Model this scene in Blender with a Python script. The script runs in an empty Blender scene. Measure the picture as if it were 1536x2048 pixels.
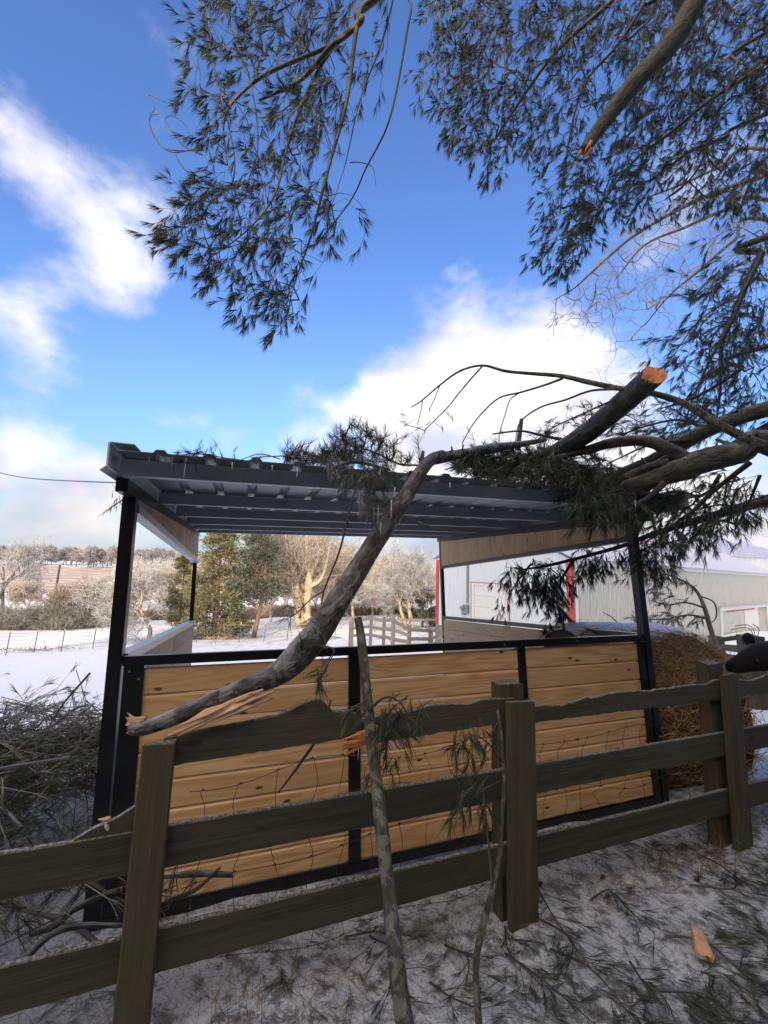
import bpy, math, random
import numpy as np
from mathutils import Matrix, Vector
R_ = math.radians
S = bpy.context.scene
COL = S.collection
rng = np.random.default_rng(7)
random.seed(7)

# ------------------------------------------------------------------ camera
F = 830.0; PITCH = R_(7.98); ROLL = R_(1.85); EYE = 1.6
fw = np.array([0, math.cos(PITCH), math.sin(PITCH)])
up0 = np.array([0, -math.sin(PITCH), math.cos(PITCH)])
cR = math.cos(ROLL) * np.array([1., 0, 0]) + math.sin(ROLL) * up0
cU = -math.sin(ROLL) * np.array([1., 0, 0]) + math.cos(ROLL) * up0
CP = np.array([0, 0, EYE])
cam = bpy.data.cameras.new('camera'); co = bpy.data.objects.new('camera', cam); COL.objects.link(co)
m = Matrix.Identity(4)
for i in range(3):
    m[i][0] = cR[i]; m[i][1] = cU[i]; m[i][2] = -fw[i]; m[i][3] = CP[i]
co.matrix_world = m
cam.sensor_fit = 'VERTICAL'; cam.sensor_height = 36.0; cam.lens = F / 2048 * 36
cam.clip_start = 0.05; cam.clip_end = 5000
S.camera = co
S.render.resolution_x = 768; S.render.resolution_y = 1024

def ray(x, y): return fw + (x - 768) / F * cR - (y - 1024) / F * cU
def at(x, y, Y):
    d = ray(x, y); return CP + d * (Y / d[1])

# ------------------------------------------------------------------ light
SUN_EL = 15.0
sdir = np.array([0.10, 0.995])           # the way the light travels, on the map
tosun = np.array([-sdir[0] * math.cos(R_(SUN_EL)), -sdir[1] * math.cos(R_(SUN_EL)), math.sin(R_(SUN_EL))])
sl = bpy.data.lights.new('sun', 'SUN'); so = bpy.data.objects.new('sun', sl); COL.objects.link(so)
sl.energy = 3.2; sl.angle = R_(0.5); sl.color = (1.0, 0.83, 0.62)
so.rotation_euler = Vector(tosun).to_track_quat('Z', 'Y').to_euler()
S.view_settings.view_transform = 'Standard'; S.view_settings.look = 'None'
S.view_settings.gamma = 1; S.view_settings.exposure = 0.62

W = bpy.data.worlds.new('World'); S.world = W; W.use_nodes = True
def unit_(v): return v / np.linalg.norm(v)
def world():
    nt = W.node_tree; N = nt.nodes; Lk = nt.links; N.clear()
    def nd(t, **k):
        n = N.new(t)
        for a, b in k.items(): setattr(n, a, b)
        return n
    def mth(op, a, b=None, c=None):
        n = nd('ShaderNodeMath', operation=op)
        for i, v in enumerate((a, b, c)):
            if v is None: continue
            if isinstance(v, (int, float)): n.inputs[i].default_value = v
            else: Lk.new(v, n.inputs[i])
        return n.outputs[0]
    sky = nd('ShaderNodeTexSky', sky_type='NISHITA'); sky.sun_disc = False
    sky.sun_elevation = R_(SUN_EL); sky.sun_rotation = math.atan2(tosun[0], tosun[1])
    sky.air_density = 1.0; sky.dust_density = 0.3; sky.ozone_density = 2.0
    hs = nd('ShaderNodeHueSaturation'); hs.inputs['Saturation'].default_value = 1.20; hs.inputs['Hue'].default_value = .518
    hs.inputs['Value'].default_value = 2.25
    Lk.new(sky.outputs[0], hs.inputs['Color'])
    tc = nd('ShaderNodeTexCoord')
    nz = nd('ShaderNodeVectorMath', operation='NORMALIZE'); Lk.new(tc.outputs['Generated'], nz.inputs[0])
    D = nz.outputs[0]
    # clouds: soft masses standing in given directions of the sky, broken up by fractal noise
    lobes = [(880, 775, 130, .95), (1010, 745, 175, 1.), (1140, 780, 120, 1.), (800, 800, 90, .7), (960, 850, 210, 1.),
             (1190, 800, 90, .9), (660, 860, 110, .5), (600, 800, 60, .3), (560, 880, 90, .4), (1150, 900, 180, .9), (960, 1000, 240, .9),
             (1350, 1080, 230, .95), (1500, 1020, 120, .6), (330, 800, 45, .45), (400, 840, 60, .55), (460, 880, 60, .4),
             (40, 250, 110, .75), (90, 370, 160, .9), (190, 450, 150, .95), (290, 380, 120, .65), (350, 300, 110, .65), (260, 560, 120, .7),
             (310, 480, 130, .7), (430, 170, 140, .35), (400, 40, 110, .35), (30, 560, 110, .6), (70, 640, 100, .8), (150, 700, 90, .8), (20, 690, 110, .6),
             (30, 870, 120, .8), (120, 930, 130, .95), (200, 990, 130, .9), (60, 1010, 170, .8), (240, 1060, 150, .6), (320, 1100, 130, .5),
             (840, 1100, 260, .8), (740, 590, 50, .25), (1250, 40, 260, .3), (1480, 300, 160, .5), (1300, 480, 120, .35)]
    acc = None
    wn = nd('ShaderNodeTexNoise'); wn.inputs['Scale'].default_value = 3.2; wn.inputs['Detail'].default_value = 4
    Lk.new(D, wn.inputs['Vector'])
    wv = nd('ShaderNodeVectorMath', operation='MULTIPLY_ADD')
    Lk.new(wn.outputs['Color'], wv.inputs[0]); wv.inputs[1].default_value = (.22,) * 3
    sb = nd('ShaderNodeVectorMath', operation='SUBTRACT'); Lk.new(D, sb.inputs[0]); sb.inputs[1].default_value = (.11,) * 3
    Lk.new(sb.outputs[0], wv.inputs[2])
    for (x, y, r, w) in lobes:
        c = ray(x, y); k = np.linalg.norm(c); c = c / k
        dn = nd('ShaderNodeVectorMath', operation='DISTANCE'); Lk.new(wv.outputs[0], dn.inputs[0]); dn.inputs[1].default_value = tuple(c)
        mr = nd('ShaderNodeMapRange', interpolation_type='SMOOTHSTEP'); Lk.new(dn.outputs['Value'], mr.inputs[0])
        mr.inputs[1].default_value = 0; mr.inputs[2].default_value = (1.32 if x < 500 else 1.5) * r / F / k; mr.inputs[3].default_value = w * (.54 if x < 500 and y < 760 else .9 if x < 500 else 1.0); mr.inputs[4].default_value = 0
        acc = mr.outputs[0] if acc is None else mth('ADD', acc, mth('MULTIPLY', mr.outputs[0], mth('SUBTRACT', 1.0, mth('MINIMUM', acc, 1.0))))
    mp = nd('ShaderNodeMapping'); mp.inputs['Scale'].default_value = (1, 1, 1.6); mp.inputs['Rotation'].default_value = (0, R_(-25), 0)
    Lk.new(D, mp.inputs['Vector'])
    n1 = nd('ShaderNodeTexNoise'); n1.inputs['Scale'].default_value = 5.5; n1.inputs['Detail'].default_value = 9; n1.inputs['Roughness'].default_value = .62
    Lk.new(mp.outputs[0], n1.inputs['Vector'])
    v = mth('ADD', acc, mth('MULTIPLY', mth('SUBTRACT', n1.outputs[0], .5), 1.45))
    mk = nd('ShaderNodeMapRange', interpolation_type='SMOOTHSTEP'); Lk.new(v, mk.inputs[0])
    mk.inputs[1].default_value = .30; mk.inputs[2].default_value = 1.0
    n2 = nd('ShaderNodeTexNoise'); n2.inputs['Scale'].default_value = 4; n2.inputs['Detail'].default_value = 5
    Lk.new(mp.outputs[0], n2.inputs['Vector'])
    cr = nd('ShaderNodeValToRGB'); e = cr.color_ramp.elements
    e[0].position = .34; e[0].color = (5.0, 5.15, 6.3, 1); e[1].position = .56; e[1].color = (8.3, 8.0, 8.0, 1)
    Lk.new(n2.outputs[0], cr.inputs[0])
    # added fill light: bright unseen cloud behind the viewer, round the low sun
    bd = nd('ShaderNodeVectorMath', operation='DOT_PRODUCT'); Lk.new(D, bd.inputs[0]); bd.inputs[1].default_value = tuple(float(q) for q in unit_(np.array([-.1, -.85, .5])))
    bk = nd('ShaderNodeMapRange', interpolation_type='SMOOTHSTEP'); Lk.new(bd.outputs['Value'], bk.inputs[0]); bk.inputs[1].default_value = -.05; bk.inputs[2].default_value = .75
    n3 = nd('ShaderNodeTexNoise'); n3.inputs['Scale'].default_value = 2.2; n3.inputs['Detail'].default_value = 6; Lk.new(D, n3.inputs['Vector'])
    bm = nd('ShaderNodeMapRange', interpolation_type='SMOOTHSTEP'); Lk.new(mth('ADD', mth('MULTIPLY', bk.outputs[0], .45), n3.outputs[0]), bm.inputs[0]); bm.inputs[1].default_value = .68; bm.inputs[2].default_value = .86
    mask = mth('MAXIMUM', mk.outputs[0], mth('MULTIPLY', bm.outputs[0], bk.outputs[0]))
    gl = mth('ADD', 1.0, mth('MULTIPLY', bk.outputs[0], 1.7))
    cs = nd('ShaderNodeVectorMath', operation='SCALE'); Lk.new(cr.outputs[0], cs.inputs[0]); Lk.new(gl, cs.inputs['Scale'])
    warm = nd('ShaderNodeMix', data_type='RGBA', blend_type='MULTIPLY'); Lk.new(bk.outputs[0], warm.inputs['Factor']); Lk.new(cs.outputs[0], warm.inputs['A']); warm.inputs['B'].default_value = (1.0, .87, .70, 1)
    mx = nd('ShaderNodeMix', data_type='RGBA'); Lk.new(mask, mx.inputs['Factor'])
    sz = nd('ShaderNodeSeparateXYZ'); Lk.new(D, sz.inputs[0])
    el = nd('ShaderNodeMapRange', interpolation_type='SMOOTHSTEP'); Lk.new(sz.outputs[2], el.inputs[0]); el.inputs[1].default_value = -.02; el.inputs[2].default_value = .45; el.inputs[3].default_value = .50; el.inputs[4].default_value = 1
    sk = nd('ShaderNodeVectorMath', operation='SCALE'); Lk.new(hs.outputs[0], sk.inputs[0]); Lk.new(el.outputs[0], sk.inputs['Scale'])
    e2 = nd('ShaderNodeMapRange', interpolation_type='SMOOTHSTEP'); Lk.new(sz.outputs[2], e2.inputs[0]); e2.inputs[1].default_value = 0; e2.inputs[2].default_value = .32; e2.inputs[3].default_value = .72; e2.inputs[4].default_value = 1
    ck = nd('ShaderNodeVectorMath', operation='SCALE'); Lk.new(warm.outputs['Result'], ck.inputs[0]); Lk.new(e2.outputs[0], ck.inputs['Scale'])
    hb = nd('ShaderNodeMapRange', interpolation_type='SMOOTHSTEP'); Lk.new(sz.outputs[2], hb.inputs[0]); hb.inputs[1].default_value = 0; hb.inputs[2].default_value = .30; hb.inputs[3].default_value = .85; hb.inputs[4].default_value = 0
    hm = nd('ShaderNodeMix', data_type='RGBA'); Lk.new(hb.outputs[0], hm.inputs['Factor']); Lk.new(sk.outputs[0], hm.inputs['A']); hm.inputs['B'].default_value = (2.7, 4.1, 5.8, 1)
    Lk.new(hm.outputs['Result'], mx.inputs['A']); Lk.new(ck.outputs[0], mx.inputs['B'])
    bg = nd('ShaderNodeBackground'); bg.inputs['Strength'].default_value = .1; Lk.new(mx.outputs['Result'], bg.inputs['Color'])
    out = nd('ShaderNodeOutputWorld'); Lk.new(bg.outputs[0], out.inputs[0])
world()

# ------------------------------------------------------------------ helpers
class MB:
    """collects geometry; build() links it as ONE mesh object"""
    def __init__(s): s.V = []; s.T = []; s.Q = []; s.B = []; s.r = []; s.n = 0
    def add(s, V, tris=None, quads=None, bc=None, rn=0.0):
        V = np.asarray(V, float).reshape(-1, 3)
        if tris is not None and len(tris): s.T.append(np.asarray(tris, int).reshape(-1, 3) + s.n)
        if quads is not None and len(quads): s.Q.append(np.asarray(quads, int).reshape(-1, 4) + s.n)
        s.V.append(V); s.B.append(V if bc is None else np.asarray(bc, float).reshape(-1, 3))
        s.r.append(np.broadcast_to(np.asarray(rn, float), (len(V),)).copy()); s.n += len(V)
    def mesh(s, name, origin=(0, 0, 0), smooth=False):
        V = np.concatenate(s.V) - np.asarray(origin); me = bpy.data.meshes.new(name)
        T = np.concatenate(s.T) if s.T else np.zeros((0, 3), int); Q = np.concatenate(s.Q) if s.Q else np.zeros((0, 4), int)
        me.vertices.add(len(V)); me.vertices.foreach_set('co', V.astype(np.float32).ravel())
        li = np.concatenate([T.ravel(), Q.ravel()]); me.loops.add(len(li)); me.loops.foreach_set('vertex_index', li.astype(np.int32))
        tot = np.concatenate([np.full(len(T), 3), np.full(len(Q), 4)]); st = np.concatenate([[0], np.cumsum(tot)[:-1]]) if len(tot) else tot
        me.polygons.add(len(tot)); me.polygons.foreach_set('loop_start', st.astype(np.int32))
        me.update(calc_edges=True); me.validate()
        me.polygons.foreach_set('use_smooth', np.full(len(me.polygons), smooth))
        a = me.attributes.new('bc', 'FLOAT_VECTOR', 'POINT'); a.data.foreach_set('vector', np.concatenate(s.B).astype(np.float32).ravel())
        a = me.attributes.new('rn', 'FLOAT', 'POINT'); a.data.foreach_set('value', np.concatenate(s.r).astype(np.float32))
        return me
    def build(s, name, mat, parent=None, smooth=False, origin=None, label=None):
        o0 = LOC[parent.name] if parent is not None else (np.zeros(3) if origin is None else np.asarray(origin))
        me = s.mesh(name, o0, smooth); me.materials.append(mat)
        o = bpy.data.objects.new(name, me); COL.objects.link(o)
        if parent is not None: o.parent = parent
        else: o.location = Vector(o0)
        LOC[o.name] = np.asarray(o0)
        if label: o['label'] = label
        return o
LOC = {}
def thing(name, label, cat, loc=(0, 0, 0), group=None):
    o = bpy.data.objects.new(name, None); COL.objects.link(o); o.location = Vector(loc); o.empty_display_size = .2
    LOC[o.name] = np.asarray(loc, float); o['label'] = label; o['category'] = cat
    if group: o['group'] = group
    return o
def tag(o, label, cat, group=None, kind=None):
    if label: o['label'] = label
    if cat: o['category'] = cat
    if group: o['group'] = group
    if kind: o['kind'] = kind
    return o
def copy_tree(root, loc, rz=0, sc=1.0, label=None, group=None):
    r = root.copy(); COL.objects.link(r); r.location = Vector(loc); r.rotation_euler = (0, 0, rz); r.scale = (sc,) * 3
    if label: r['label'] = label
    if group: r['group'] = group
    for ch in list(root.children):
        c = ch.copy(); COL.objects.link(c); c.parent = r
        for g in list(ch.children):
            d = g.copy(); COL.objects.link(d); d.parent = c
    return r

BQ = [(0, 1, 3, 2), (4, 6, 7, 5), (0, 4, 5, 1), (2, 3, 7, 6), (0, 2, 6, 4), (1, 5, 7, 3)]
def hexa(mb, P, bc=None, rn=None):
    """8 corners ordered a(2) x b(2) x c(2)"""
    P = np.asarray(P, float)
    if bc is None: bc = P
    mb.add(P, quads=BQ, bc=bc, rn=random.random() if rn is None else rn)
def box(mb, O, A, B, C, rn=None):
    """box from corner O along vectors A (grain), B, C"""
    O, A, B, C = map(lambda q: np.asarray(q, float), (O, A, B, C))
    if np.cross(A, B) @ C < 0: O = O + C; C = -C
    P = [O + A * i + B * j + C * k for i in (0, 1) for j in (0, 1) for k in (0, 1)]
    la, lb, lc = (np.linalg.norm(q) for q in (A, B, C)); of = rng.uniform(0, 50, 3)
    bc = [of + np.array([la * i, lb * j, lc * k]) for i in (0, 1) for j in (0, 1) for k in (0, 1)]
    hexa(mb, P, bc, rn)
def prism(mb, prof, O, X, Y, Z, cap=True, rn=None):
    """profile [(x,y)] in X,Y axes at O swept along Z"""
    n = len(prof); O, X, Y, Z = map(lambda q: np.asarray(q, float), (O, X, Y, Z))
    lz = np.linalg.norm(Z); of = rng.uniform(0, 50, 3)
    A = np.array([O + X * p[0] + Y * p[1] for p in prof]); Bq = A + Z
    bA = np.array([of + np.array([0, p[0], p[1]]) for p in prof]); bB = bA + np.array([lz, 0, 0])
    q = [(i, (i + 1) % n, n + (i + 1) % n, n + i) for i in range(n)]
    t = []
    if cap: t = [(0, i + 1, i) for i in range(1, n - 1)] + [(n, n + i, n + i + 1) for i in range(1, n - 1)]
    mb.add(np.concatenate([A, Bq]), tris=t, quads=q, bc=np.concatenate([bA, bB]), rn=random.random() if rn is None else rn)
def frames(P):
    T = np.gradient(P, axis=0); T /= np.linalg.norm(T, axis=1)[:, None] + 1e-9
    a = np.array([0, 0, 1.]) if abs(T[0][2]) < .9 else np.array([1., 0, 0])
    N = np.zeros_like(P); N[0] = np.cross(T[0], a); N[0] /= np.linalg.norm(N[0])
    for i in range(1, len(P)):
        v = N[i - 1] - T[i] * (N[i - 1] @ T[i]); N[i] = v / (np.linalg.norm(v) + 1e-9)
    return T, N, np.cross(T, N)
def tube(mb, P, r, sides=8, rough=0.0, cap=True, freq=6.0, rn=None):
    P = np.asarray(P, float); n = len(P); r = np.broadcast_to(np.asarray(r, float), (n,))
    T, N, Bn = frames(P); a = np.arange(sides) / sides * 2 * math.pi
    L = np.concatenate([[0], np.cumsum(np.linalg.norm(np.diff(P, axis=0), axis=1))])
    rr = r[:, None] * np.ones(sides)
    if rough:
        ph = rng.uniform(0, 6.28, 6)
        rr = rr * (1 + rough * (np.sin(L[:, None] * freq * 2.1 + 2 * a + ph[0]) + .7 * np.sin(L[:, None] * freq * 5.3 - 3 * a + ph[1]) + .5 * np.sin(L[:, None] * freq * 11 + 5 * a + ph[2])) / 2
                   + rough * .5 * rng.normal(size=rr.shape) * .5)
    V = P[:, None] + rr[..., None] * (np.cos(a)[None, :, None] * N[:, None] + np.sin(a)[None, :, None] * Bn[:, None])
    i = np.arange(n - 1)[:, None] * sides; j = np.arange(sides)[None]; j2 = (j + 1) % sides
    q = np.stack([i + j, i + j2, i + sides + j2, i + sides + j], -1).reshape(-1, 4)
    t = []
    if cap: t = [(0, k + 1, k) for k in range(1, sides - 1)] + [((n - 1) * sides, (n - 1) * sides + k, (n - 1) * sides + k + 1) for k in range(1, sides - 1)]
    bc = np.stack([np.cos(a)[None] * rr, np.sin(a)[None] * rr, L[:, None] * np.ones(sides)], -1) + rng.uniform(0, 20, 3)
    mb.add(V.reshape(-1, 3), tris=t, quads=q, bc=bc.reshape(-1, 3), rn=random.random() if rn is None else rn)
def segs(mb, P0, P1, R0, R1, sides=3):
    """many straight tapered twig pieces at once"""
    P0, P1 = np.asarray(P0, float), np.asarray(P1, float); n = len(P0)
    if n == 0: return
    R0, R1 = np.broadcast_to(R0, (n,)), np.broadcast_to(R1, (n,))
    T = P1 - P0; T = T / (np.linalg.norm(T, axis=1)[:, None] + 1e-9)
    a = np.where(np.abs(T[:, 2:3]) < .9, np.array([[0, 0, 1.]]), np.array([[1., 0, 0]]))
    N = np.cross(T, a); N /= np.linalg.norm(N, axis=1)[:, None]; B = np.cross(T, N)
    an = np.arange(sides) / sides * 2 * math.pi
    ring = np.cos(an)[None, :, None] * N[:, None] + np.sin(an)[None, :, None] * B[:, None]
    V = np.concatenate([P0[:, None] + ring * R0[:, None, None], P1[:, None] + ring * R1[:, None, None]], 1)
    j = np.arange(sides); j2 = (j + 1) % sides
    q = (np.arange(n) * 2 * sides)[:, None, None] + np.stack([j, j2, sides + j2, sides + j], -1)[None]
    mb.add(V.reshape(-1, 3), quads=q.reshape(-1, 4), rn=np.repeat(rng.random(n), 2 * sides))
def rdir(n):
    v = rng.normal(size=(n, 3)); return v / np.linalg.norm(v, axis=1)[:, None]
def unit(v):
    v = np.asarray(v, float); return v / (np.linalg.norm(v, axis=-1, keepdims=True) + 1e-9)
def needles(mb, P, D, m=16, L=.085, w=.003, spread=.75, stem=.05, droop=.15):
    """tufts of m pine needles: slim bent blades around the direction D"""
    P, D = np.asarray(P, float), unit(D); n = len(P)
    if n == 0: return
    k = n * m; p = np.repeat(P, m, 0); d = np.repeat(D, m, 0)
    q = rdir(k); q = unit(q - d * np.sum(q * d, 1)[:, None])
    sp = rng.uniform(.1, 1, k)[:, None] * spread
    nd = unit(d + q * sp); nd[:, 2] -= droop * rng.random(k); nd = unit(nd)
    b = p - d * (rng.random(k)[:, None] * stem)
    ll = (L * rng.uniform(.65, 1.1, k) * np.repeat(rng.uniform(.8, 1.15, n), m))[:, None]
    sd = unit(np.cross(nd, rdir(k))) * (w / 2)
    mid = b + nd * ll * .5; tip = b + nd * ll + np.array([0, 0, -1.]) * ll * droop * .35
    V = np.stack([b - sd * .8, b + sd * .8, mid + sd, mid - sd, tip], 1)
    o = np.arange(k)[:, None] * 5
    mb.add(V.reshape(-1, 3), tris=o + np.array([3, 2, 4]), quads=o + np.array([0, 1, 2, 3]), rn=np.repeat(np.repeat(rng.random(n), m), 5))
def cr(P, k=6):
    """Catmull-Rom resample of rows (any number of columns)"""
    P = np.asarray(P, float)
    if len(P) < 3: 
        t = np.linspace(0, 1, k * 2)[:, None]; return P[0] * (1 - t) + P[-1] * t
    Q = np.concatenate([[2 * P[0] - P[1]], P, [2 * P[-1] - P[-2]]]); out = []
    for i in range(len(P) - 1):
        a, b, c, d = Q[i:i + 4]
        for t in np.arange(k) / k:
            out.append(.5 * ((2 * b) + (c - a) * t + (2 * a - 5 * b + 4 * c - d) * t * t + (3 * b - a - 3 * c + d) * t ** 3))
    out.append(P[-1]); return np.array(out)
def limb(pts, k=6, extra=None, sc=.72):
    """pts (x, y, depth, radius in px) -> smooth world polyline and radii; extra = world points (x,y,z,r) put before"""
    w = [list(at(x, y, Y)) + [r * sc * Y / F] for x, y, Y, r in pts]
    if extra: w = [list(e) for e in extra] + w
    c = cr(w, k); return c[:, :3], np.maximum(c[:, 3], .0015)
def inpoly(p, poly):
    x, y = p; c = False; n = len(poly); j = n - 1
    for i in range(n):
        xi, yi = poly[i]; xj, yj = poly[j]
        if (yi > y) != (yj > y) and x < (xj - xi) * (y - yi) / (yj - yi) + xi: c = not c
        j = i
    return c
def cloudpts(poly, n, y0, y1, clump=0.0):
    poly = np.array(poly, float); lo, hi = poly.min(0), poly.max(0); out = []
    cs = []
    while len(out) < n:
        if clump and cs and random.random() < clump:
            c = random.choice(cs); p = (c[0] + random.gauss(0, 22), c[1] + random.gauss(0, 22)); Y = c[2] + random.gauss(0, .08)
            if not inpoly(p, poly): continue
        else:
            p = (random.uniform(lo[0], hi[0]), random.uniform(lo[1], hi[1])); Y = random.uniform(y0, y1)
            if not inpoly(p, poly): continue
            cs.append((p[0], p[1], Y))
        out.append(at(p[0], p[1], Y))
    return np.array(out)
def bough(limbs, A, tipdir=(0, 0, -.3), step=.08, rleaf=.0016, curl=.12, maxr=.02):
    """grows twigs from the limbs to every attractor in A; returns twig pieces and the tufts at their tips"""
    P = []; par = []; 
    for (lp, lr) in limbs:
        b = len(P)
        for i, q in enumerate(lp): P.append(q); par.append(b + i - 1 if i else -1)
    nl = len(P); NP = np.zeros((nl + len(A) * 14, 3)); NP[:nl] = np.array(P); par = par + [0] * (len(A) * 14); n = nl
    lim = NP[:nl]
    d0 = np.array([np.min(np.linalg.norm(lim - a, axis=1)) for a in A]); order = np.argsort(d0)
    tips = []
    for oi in order:
        a = A[oi]; dd = np.linalg.norm(NP[:n] - a, axis=1); i = int(np.argmin(dd)); dist = dd[i]
        k = int(min(12, max(1, round(dist / step))))
        pd = NP[i] - NP[par[i]] if par[i] >= 0 else a - NP[i]
        c = NP[i] + unit(pd) * dist * .35 + rng.normal(size=3) * dist * curl
        prev = i
        for s in range(1, k + 1):
            t = s / k; q = NP[i] * (1 - t) ** 2 + 2 * c * t * (1 - t) + a * t * t
            NP[n] = q; par[n] = prev; prev = n; n += 1
        tips.append(prev)
    cnt = np.zeros(n)
    for t in tips: cnt[t] += 1
    for i in range(n - 1, nl - 1, -1): cnt[par[i]] += cnt[i]
    idx = np.arange(nl, n); pp = np.array(par[:n])
    r = np.minimum(rleaf * np.sqrt(np.maximum(cnt, 1)), maxr)
    rp = np.where(pp[idx] >= nl, r[pp[idx]], r[idx])
    tp = NP[tips]; td = unit(unit(tp - NP[pp[tips]]) + np.asarray(tipdir) + rng.normal(size=(len(tips), 3)) * .25)
    return (NP[pp[idx]], NP[idx], np.minimum(rp, r[idx] * 1.5), r[idx]), tp, td
def pine_mass(root, limbs, A, twig_mat, needle_mat, tips=(0, 0, -.3), m=16, L=.085, w=.003, side=.9, spread=.75, names=('twigs', 'needles'), rleaf=.0016, droop=.15, step=.08, part_limb=True, limb_mat=None, sides=9, shoot=None):
    sg, tp, td = bough(limbs, A, tips, rleaf=rleaf, step=step)
    SP0, SP1, TP_, TD_ = [], [], [], []
    if shoot:                                            # every twig ends in a drooping shoot that carries several tufts
        n_, ln = shoot; base = np.asarray(tips, float)
        for p, d in zip(tp, td):
            d = unit(d * .7 + base * rng.uniform(.5, 1.4) + rng.normal(size=3) * .28); L_ = ln * rng.uniform(.5, 1.3); q = p; side = unit(np.cross(d, [0, 0, 1.]) + rng.normal(size=3) * .4); kk = int(rng.integers(max(2, n_ - 2), n_ + 2))
            for j in range(kk):
                d = unit(d + np.array([0, 0, -.10]) + rng.normal(size=3) * .10); q2 = q + d * L_ / kk; SP0.append(q); SP1.append(q2)
                if j >= 1 or kk < 3:
                    sd_ = side * (1 if j % 2 else -1); e = q2 + unit(d + sd_ * .9) * rng.uniform(.02, .06); SP0.append(q2); SP1.append(e); TP_.append(e); TD_.append(unit(d + sd_ * .45))
                q = q2
            TP_.append(q); TD_.append(d)
        TP_, TD_, SP0, SP1 = map(np.array, (TP_, TD_, SP0, SP1))
    if part_limb:
        for (lp, lr) in limbs:
            mb = MB(); tube(mb, lp, lr, sides, rough=.05 if lr.max() > .02 else .03); mb.build('limb', limb_mat or twig_mat, root, smooth=True)
    mb = MB(); segs(mb, *sg)
    if shoot: segs(mb, SP0, SP1, .0016, .0012)
    mb.build(names[0], twig_mat, root)
    nb = MB()
    if shoot:
        needles(nb, TP_, TD_, m, L, w, spread, droop=droop, stem=.03); return nb.build(names[1], needle_mat, root)
    needles(nb, tp, td, m, L, w, spread, droop=droop)
    k = rng.random(len(tp)) < side                       # a second tuft a little back along the twig
    needles(nb, tp[k] - td[k] * .06 + rng.normal(size=(k.sum(), 3)) * .012, unit(td[k] + rng.normal(size=(k.sum(), 3)) * .5), max(5, m // 2), L * .85, w, spread, droop=droop)
    return nb.build(names[1], needle_mat, root)

# ------------------------------------------------------------------ materials
class NT:
    def __init__(s, name):
        s.m = bpy.data.materials.new(name); s.m.use_nodes = True; s.t = s.m.node_tree; s.N = s.t.nodes
        s.b = s.N['Principled BSDF']
    def n(s, t, **k):
        x = s.N.new(t)
        for a, b in k.items():
            if a[0] == '_': x.inputs[int(a[1:])].default_value = b
            else: setattr(x, a, b)
        return x
    def l(s, a, b): s.t.links.new(a, b)
    def set(s, **k):
        for a, v in k.items():
            i = s.b.inputs[a.replace('_', ' ')]
            if hasattr(v, 'is_output'): s.l(v, i)
            else: i.default_value = v
    def co(s, kind='Object', scale=(1, 1, 1)):
        if kind in ('bc', 'rn'): a = s.n('ShaderNodeAttribute', attribute_name=kind); o = a.outputs['Vector'] if kind == 'bc' else a.outputs['Fac']
        elif kind == 'pos': o = s.n('ShaderNodeNewGeometry').outputs['Position']
        else: o = s.n('ShaderNodeTexCoord').outputs[kind]
        if kind == 'rn' or scale == (1, 1, 1): return o
        mp = s.n('ShaderNodeMapping'); mp.inputs['Scale'].default_value = scale; s.l(o, mp.inputs[0]); return mp.outputs[0]
    def noise(s, v, sc, det=4, ro=.55, dist=0):
        x = s.n('ShaderNodeTexNoise'); x.inputs['Scale'].default_value = sc; x.inputs['Detail'].default_value = det
        x.inputs['Roughness'].default_value = ro; x.inputs['Distortion'].default_value = dist; s.l(v, x.inputs['Vector']); return x.outputs[0]
    def ramp(s, f, st, interp='LINEAR'):
        x = s.n('ShaderNodeValToRGB'); x.color_ramp.interpolation = interp; e = x.color_ramp.elements
        while len(e) < len(st): e.new(.5)
        for i, (p, c) in enumerate(st): e[i].position = p; e[i].color = (*c, 1) if len(c) == 3 else c
        s.l(f, x.inputs[0]); return x.outputs[0]
    def mix(s, f, a, b, mode='MIX'):
        x = s.n('ShaderNodeMix', data_type='RGBA', blend_type=mode)
        for i, v in (('Factor', f), ('A', a), ('B', b)):
            if hasattr(v, 'is_output'): s.l(v, x.inputs[i])
            else: x.inputs[i].default_value = v if i == 'Factor' else (*v, 1)
        return x.outputs['Result']
    def math(s, op, a, b=0.0):
        x = s.n('ShaderNodeMath', operation=op)
        for i, v in enumerate((a, b)):
            if hasattr(v, 'is_output'): s.l(v, x.inputs[i])
            else: x.inputs[i].default_value = v
        return x.outputs[0]
    def mr(s, v, a, b, c=0., d=1.):
        x = s.n('ShaderNodeMapRange', interpolation_type='SMOOTHSTEP'); s.l(v, x.inputs[0])
        for i, q in enumerate((a, b, c, d)): x.inputs[i + 1].default_value = q
        return x.outputs[0]
    def bump(s, h, st=.3, d=.01):
        x = s.n('ShaderNodeBump'); x.inputs['Strength'].default_value = st; x.inputs['Distance'].default_value = d; s.l(h, x.inputs['Height']); s.l(x.outputs[0], s.b.inputs['Normal'])
    def up(s, a, b):
        """mask of faces that look upward (where snow and ice settle)"""
        g = s.n('ShaderNodeNewGeometry'); x = s.n('ShaderNodeSeparateXYZ'); s.l(g.outputs['True Normal'], x.inputs[0]); return s.mr(x.outputs[2], a, b)

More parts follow.
